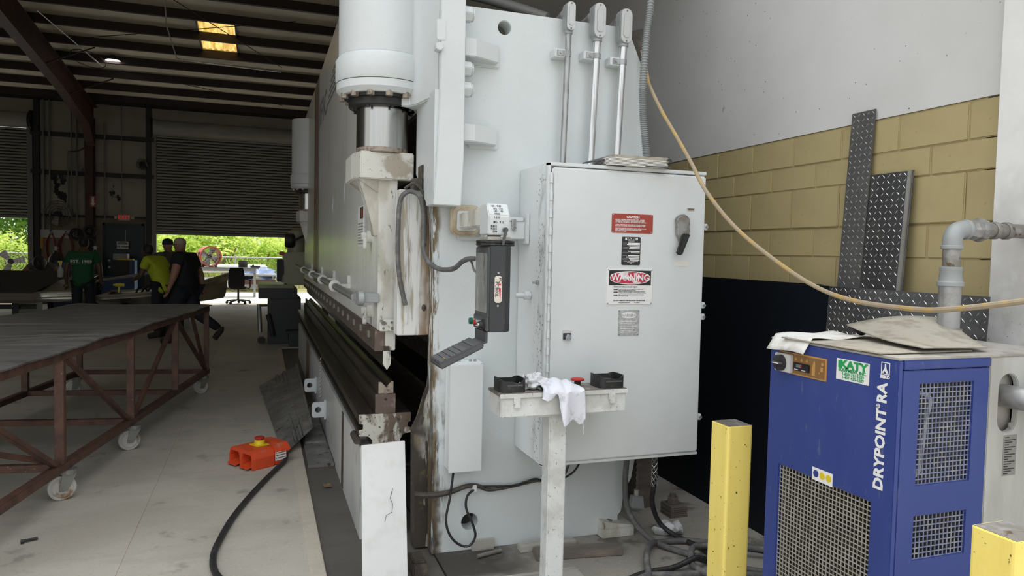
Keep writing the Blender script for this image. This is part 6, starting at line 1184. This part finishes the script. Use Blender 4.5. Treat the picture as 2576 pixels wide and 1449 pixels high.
# fans, cylinders and gear against the back wall
def gas(nm, lab, x, y, h, r, mat, tilt=0):
    t = thing(nm, lab, 'gas cylinder', (x, y, 0)); MB().lathe([(r*.96, 0), (r, .03), (r, h*.80), (r*.9, h*.87), (r*.55, h*.94), (r*.3, h*.96), (r*.3, h)], (x, y, 0), n=20).build('shell', mat, t, smooth=True)
    MB().cyl((x, y, h), (x, y, h+.10), .03, n=10).cyl((x-.06, y, h+.06), (x+.06, y, h+.06), .018, n=8).build('valve', 'galv', t, smooth=True)
gas('gas_cylinder', 'dark gas cylinder standing beside the teal exit door', -4.08, 21.2, 1.45, .155, 'dark_steel'); gas('gas_cylinder', 'black gas cylinder behind the bent welder', -4.75, 20.3, 1.42, .17, 'cast_black')
def wire_fan(nm, lab, c, axis, r, stand=None):
    t = thing(nm, lab, 'fan', (c[0], c[1], c[2]-r)); c = Vector(c); ax_ = Vector(axis).normalized(); bu = ax_.orthogonal().normalized(); bv = ax_.cross(bu); g = MB()
    for off in (-.09, .09):
        for k in range(1, 6): g.torus(c+ax_*off*(1.2-.4*k/5), ax_, r*k/5, .004, 30, 4)
    for k in range(14): a = 2*math.pi*k/14; e = bu*math.cos(a)+bv*math.sin(a); g.cyl(c+ax_*.10+e*.05, c+ax_*.07+e*r, .003, n=4)
    g.build('guard', 'dark_steel', t)
    for k in range(3):
        a = 2*math.pi*k/3+.6; e = bu*math.cos(a)+bv*math.sin(a); s_ = ax_.cross(e); MB().hexa([c+e*.08-s_*.05-ax_*.02, c+e*.08+s_*.05+ax_*.02, c+e*.08+s_*.05+ax_*.03, c+e*.08-s_*.05-ax_*.01, c+e*r*.88-s_*.11-ax_*.04, c+e*r*.88+s_*.11+ax_*.04, c+e*r*.88+s_*.11+ax_*.05, c+e*r*.88-s_*.11-ax_*.03]).build('blade', 'galv_dark', t)
    MB().cyl(c-ax_*.05, c+ax_*.16, .07, n=14).build('motor', 'dark_steel', t, smooth=True)
    if stand: MB().cyl((c.x, c.y, c.z-.07), (c.x, c.y, stand), .025, n=8).cyl((c.x, c.y, stand), (c.x, c.y, stand+.05), .25, n=16).build('stand', 'dark_steel', t)
    else: MB().beam(c+ax_*.1, c+Vector((0, .35, 0)), .05, .05).build('bracket', 'dark_steel', t)
wire_fan('wall_fan', 'round wire-guarded fan on back wall left of red column', (-4.98, 21.55, 2.36), (.15, 1, 0), .33); wire_fan('wall_fan', 'small dark fan high on wall beside roller door', (-3.02, 21.6, 3.75), (.5, 1, 0), .14)
wire_fan('pedestal_fan', 'large pedestal fan standing in left roller door opening', (-6.42, 22.9, 1.08), (-.2, 1, 0), .37, stand=0)
ex = thing('exit_sign', 'lit red EXIT sign above the teal door', 'sign', (-3.52, 21.9, 2.24)); MB().box(-3.66, -3.37, 21.86, 21.92, 2.245, 2.405).build('housing', 'exit_box', ex, bevel=.01); text('EXIT', 'letters', ex, 'exit_glow', (-3.515, 21.856, 2.325), .15, (0, -1, 0))
for s_ in (-1, 1): MB().cyl((-3.515+s_*.17, 21.9, 2.33), (-3.515+s_*.24, 21.88, 2.33), .045, .06, n=12).build('lamp_head', 'exit_box', ex, smooth=True)
fs = thing('arrow_sign', 'small red fire arrow sign pointing down on the column', 'sign', (-4.17, 21.43, 2.56)); MB().box(-4.24, -4.10, 21.435, 21.445, 2.56, 2.84).build('plate', 'sign_red', fs); MB().prism([(-4.195, 2.80), (-4.145, 2.80), (-4.145, 2.66), (-4.115, 2.66), (-4.17, 2.585), (-4.225, 2.66), (-4.195, 2.66)], 'y', 21.428, 21.435).build('arrow', 'ink_white', fs); text('FIRE', 'letters', fs, 'ink_white', (-4.17, 21.43, 2.82), .04, (0, -1, 0))
ew = thing('eyewash_sign', 'white EYE WASH sign hanging on the teal door', 'sign', (-3.48, 21.8, 1.5)); MB().box(-3.68, -3.40, 21.78, 21.80, 1.48, 1.68).build('board', 'sign_white', ew); text('EYE WASH', 'letters', ew, 'ink_black', (-3.54, 21.775, 1.545), .065, (0, -1, 0), weight=.003); MB().box(-3.66, -3.42, 21.775, 21.78, 1.60, 1.66).build('pictogram', 'galv_dark', ew); MB().cyl((-3.47, 21.79, 1.68), (-3.48, 21.9, 2.0), .006, n=6).build('cord', 'knob_grey', ew)
cbx = thing('welding_cart', 'blue welding machine with black boxes stacked before the teal door', 'welder', (-3.45, 20.9, 0)); M('weld_blue', (.02, .06, .16), .45)
MB().box(-3.85, -3.10, 20.7, 21.3, .0, .78).build('power_source', 'weld_blue', cbx, bevel=.02); MB().box(-3.62, -3.22, 20.75, 21.2, .78, 1.20).build('feeder', 'cast_black', cbx, bevel=.01); MB().box(-3.22, -3.10, 20.75, 21.2, .78, 1.20).build('feeder_door', 'weld_blue', cbx, bevel=.01); MB().box(-3.6, -3.28, 20.8, 21.15, 1.20, 1.36).build('parts_box', 'wood_grey', cbx); MB().box(-3.5, -3.14, 20.78, 21.0, 1.20, 1.23).build('sachet', 'btn_yellow', cbx)
tag(MB().box(-4.72, -4.45, 20.0, 20.4, .0, 1.18).build('welding_machine', 'weld_blue', bevel=.02), 'blue upright welding machine behind spray bottle', 'welder')
sb = thing('spray_bottle', 'clear spray bottle with yellow trigger on left boat deck', 'bottle', (-3.72, 16.2, .93)); MB().lathe([(.045, .93), (.05, .95), (.05, 1.06), (.02, 1.14), (.018, 1.16)], (-3.72, 16.2, 0), n=16).build('bottle', 'knob_grey', sb, smooth=True); MB().box(-3.735, -3.70, 16.17, 16.23, 1.16, 1.21).box(-3.76, -3.69, 16.18, 16.22, 1.21, 1.25).build('trigger_head', 'btn_yellow', sb, bevel=.005)
hk = thing('hook_rack', 'white hook rack with coiled red hoses on back wall', 'rack', (-5.1, 21.9, 1.72)); MB().box(-5.52, -4.72, 21.93, 21.975, 1.74, 1.95).build('board', 'knob_grey', hk)
for x in (-5.25, -4.90): MB().tube([(x, 21.93, 1.92), (x+.02, 21.8, 1.90), (x+.05, 21.78, 1.80)], .015, 6).build('hook', 'galv', hk)
M('hose_red', (.20, .05, .04), .5)
for x, w_, lab in ((-5.2, .10, 'narrow loop of red hose on hook rack'), (-4.86, .16, 'wide loop of red hose on hook rack')):
    hh = MB()
    for k in range(4): hh.tube([(x-w_*.2, 21.80, 1.86), (x-w_*(.8+.1*k), 21.78-.02*k, 1.55), (x-w_*(.4), 21.78-.02*k, 1.2-.05*k), (x+w_*.5, 21.78-.02*k, 1.2-.04*k), (x+w_*(.8+.1*k), 21.78-.02*k, 1.55), (x+w_*.2, 21.80, 1.86)], .014, 6)
    tag(hh.build('air_hose', 'hose_red', smooth=True), lab, 'hose')
tag(MB().box(-5.62, -5.42, 21.9, 21.97, 1.45, 1.75).build('cardboard_box', 'amber', bevel=.01), 'amber box on wall by left roller door', 'box')
for x, y, z, r, lab in ((-4.62, 21.75, 1.84, .17, 'black hose reel on wall beside hook rack'), (-4.23, 21.35, 1.93, .17, 'upper cable reel hung on the red column'), (-4.25, 21.35, 1.62, .16, 'lower cable reel hung on the red column')):
    t = thing('cable_reel', lab, 'reel', (x, y, z-r)); MB().torus((x, y, z), (0, 1, 0), r*.75, r*.25, 24, 8).build('coil', 'cast_black', t, smooth=True); MB().cyl((x, y-.08, z), (x, y+.12, z), r*.3, n=12).build('hub', 'dark_steel', t)
hb = thing('high_bay_lamp', 'lit round high bay lamp hanging below the roof purlins', 'lamp', (-3.13, 18.2, 5.66)); MB().lathe([(.155, 5.655), (.165, 5.66), (.165, 5.70), (.10, 5.74), (.05, 5.78)], (-3.13, 18.2, 0), n=24).build('housing', 'dark_steel', hb, smooth=True); MB().lathe([(.15, 5.645), (.152, 5.656)], (-3.13, 18.2, 0), n=24).build('diffuser', 'lamp_glow', hb); MB().tube([(-3.13, 18.2, 5.78), (-3.10, 18.2, 5.84), (-3.0, 18.2, 5.88)], .01, 6).build('chain', 'dark_steel', hb)
lp_ = MB().torus((-3.6, 18.1, 5.62), (.2, .3, 1), .35, .008, 28, 5); tag(lp_.build('hanging_cable', 'cast_black'), 'loose loop of black cable beside the high bay lamp', 'cable')
for k, pts in enumerate(([(-3.9, 15.5, 5.83), (-3.6, 17.0, 5.67), (-3.35, 18.3, 5.52)], [(-1.6, 13.8, 6.0), (-1.75, 15.5, 5.82), (-1.75, 17.25, 5.62), (-1.3, 17.3, 5.6), (.4, 17.4, 5.58)])):
    tag(MB().tube(pts, .014, 6, 1).build('ceiling_conduit', 'galv', smooth=True), ('grey ceiling conduit near the hanging lamp' if k == 0 else 'grey ceiling conduit bending beside the skylight'), 'conduit')
for k, (a, b) in enumerate((((-4.1, 17.0, 5.66), (.6, 14.6, 5.92)), ((-1.5, 14.3, 5.95), (.4, 17.2, 5.64)), ((-3.0, 18.4, 5.5), (.5, 20.1, 5.34)))):
    tag(MB().cyl(a, b, .008, n=5).build('brace_cable', 'purlin_steel'), ('long thin roof brace cable rising to the right', 'short roof brace cable crossing near the skylight', 'low roof brace cable toward the far press end')[k], 'cable')
# ------------------------------------------------------------------ outside: fence and bushes
fe = thing('chain_link_fence', 'galvanised chain link fence in front of the bushes', 'fence', (-4, 31, 0))
MB().cyl((-16, 31, 1.22), (8, 31, 1.18), .03, n=8).build('top_rail', 'galv', fe, smooth=True)
for k in range(9): x = -14+2.6*k; MB().cyl((x, 31, -.03), (x, 31, 1.3), .035, n=8).build('fence_post', 'galv', fe, smooth=True)
wm = MB()
for k in range(240):
    x = -16+.1*k
    for s_ in (1, -1): wm.beam((x, 31, 0), (x+1.2*s_*.5, 31, 1.2), .003, .003, (0, 1, 0))
q = wm.build('wire_mesh', 'galv', fe); q['kind'] = 'stuff'
def bush_mesh(seed, n, rx, rz_, ls, mat):
    r = random.Random(seed); m = MB()
    for i in range(n):
        a = r.uniform(0, 2*math.pi); t = math.acos(r.uniform(-.2, 1)); k = r.uniform(.55, 1)**.5*(1+.18*math.sin(3*a+seed)*math.sin(4*t))
        c = Vector((rx*k*math.sin(t)*math.cos(a), rx*.7*k*math.sin(t)*math.sin(a), rz_*k*max(-.1, math.cos(t))+.15)); d = Vector((r.gauss(0, 1), r.gauss(0, 1), r.gauss(-.3, .8))).normalized(); e = d.orthogonal().normalized(); L_ = ls*r.uniform(.6, 1.3)
        m.add([c-d*L_, c+e*L_*.45, c+d*L_, c-e*L_*.45], [(0, 1, 2, 3)])
    me = m.mesh('foliage', (0, 0, 0), keep=True); me.materials.append(MATS[mat]); return me
bms = [bush_mesh(1, 2600, 1.5, 2.3, .10, 'leaf_green'), bush_mesh(2, 2600, 1.3, 1.9, .09, 'leaf_green'), bush_mesh(3, 2200, 1.6, 3.6, .12, 'leaf_dark')]
stm = MB().tube([(0, 0, 0), (.05, 0, .6), (-.05, .05, 1.3)], .05, 6).tube([(0, 0, .4), (.3, .05, 1.0), (.45, 0, 1.5)], .03, 6).tube([(0, 0, .3), (-.3, -.05, .9), (-.5, 0, 1.4)], .03, 6).mesh('stems', (0, 0, 0)); stm.materials.append(MATS['wood'])
spots = []
for k in range(15): spots.append((-14+1.55*k+rnd.uniform(-.3, .3), 33.5+rnd.uniform(-.6, .8), rnd.choice((0, 1)), rnd.uniform(.95, 1.25)))
for k in range(12): spots.append((-15+2.1*k+rnd.uniform(-.4, .4), 36.3+rnd.uniform(-.5, .8), rnd.choice((2, 2, 0)), rnd.uniform(1.0, 1.35)))
spots = [q for q in spots if -12.5 < q[0] < -8.2 or -5.8 < q[0] < 3.2]
ordn = ('first', 'second', 'third', 'fourth', 'fifth', 'sixth', 'seventh', 'eighth', 'ninth'); cnt = {}
for x, y, i, s_ in spots:
    dk = (y > 35, x < -7); cnt[dk] = cnt.get(dk, 0)+1
    lb = '%s bush %s, %s from left through %s roller door' % ('tall dark leafy' if i == 2 else 'bright yellow-green leafy', 'in back row' if y > 35 else 'right behind fence', ordn[cnt[dk]-1], 'left' if x < -7 else 'wide')
    t = thing('bush', lb, 'bush', (x, y, -.03), 'bushes in the back row' if y > 35 else 'bushes behind the fence')
    for nm, me in (('foliage', bms[i]), ('stems', stm)):
        o = bpy.data.objects.new(nm, me); col.objects.link(o); o.parent = t
    t.rotation_euler[2] = rnd.uniform(0, 6.28); t.scale = (s_, s_, s_)
gm_ = MB(); r = random.Random(5)
for i in range(5000):
    x = r.uniform(-10, 5); y = r.uniform(30.2, 32.5); h_ = r.uniform(.2, .75); dx = r.uniform(-.12, .12)
    gm_.add([(x-.01, y, -.03), (x+.01, y, -.03), (x+dx, y+r.uniform(-.1, .1), h_)], [(0, 1, 2)])
tag(gm_.build('tall_grass', 'dry_grass'), 'dry yellow-green tall grass along the fence', 'grass', kind='stuff')
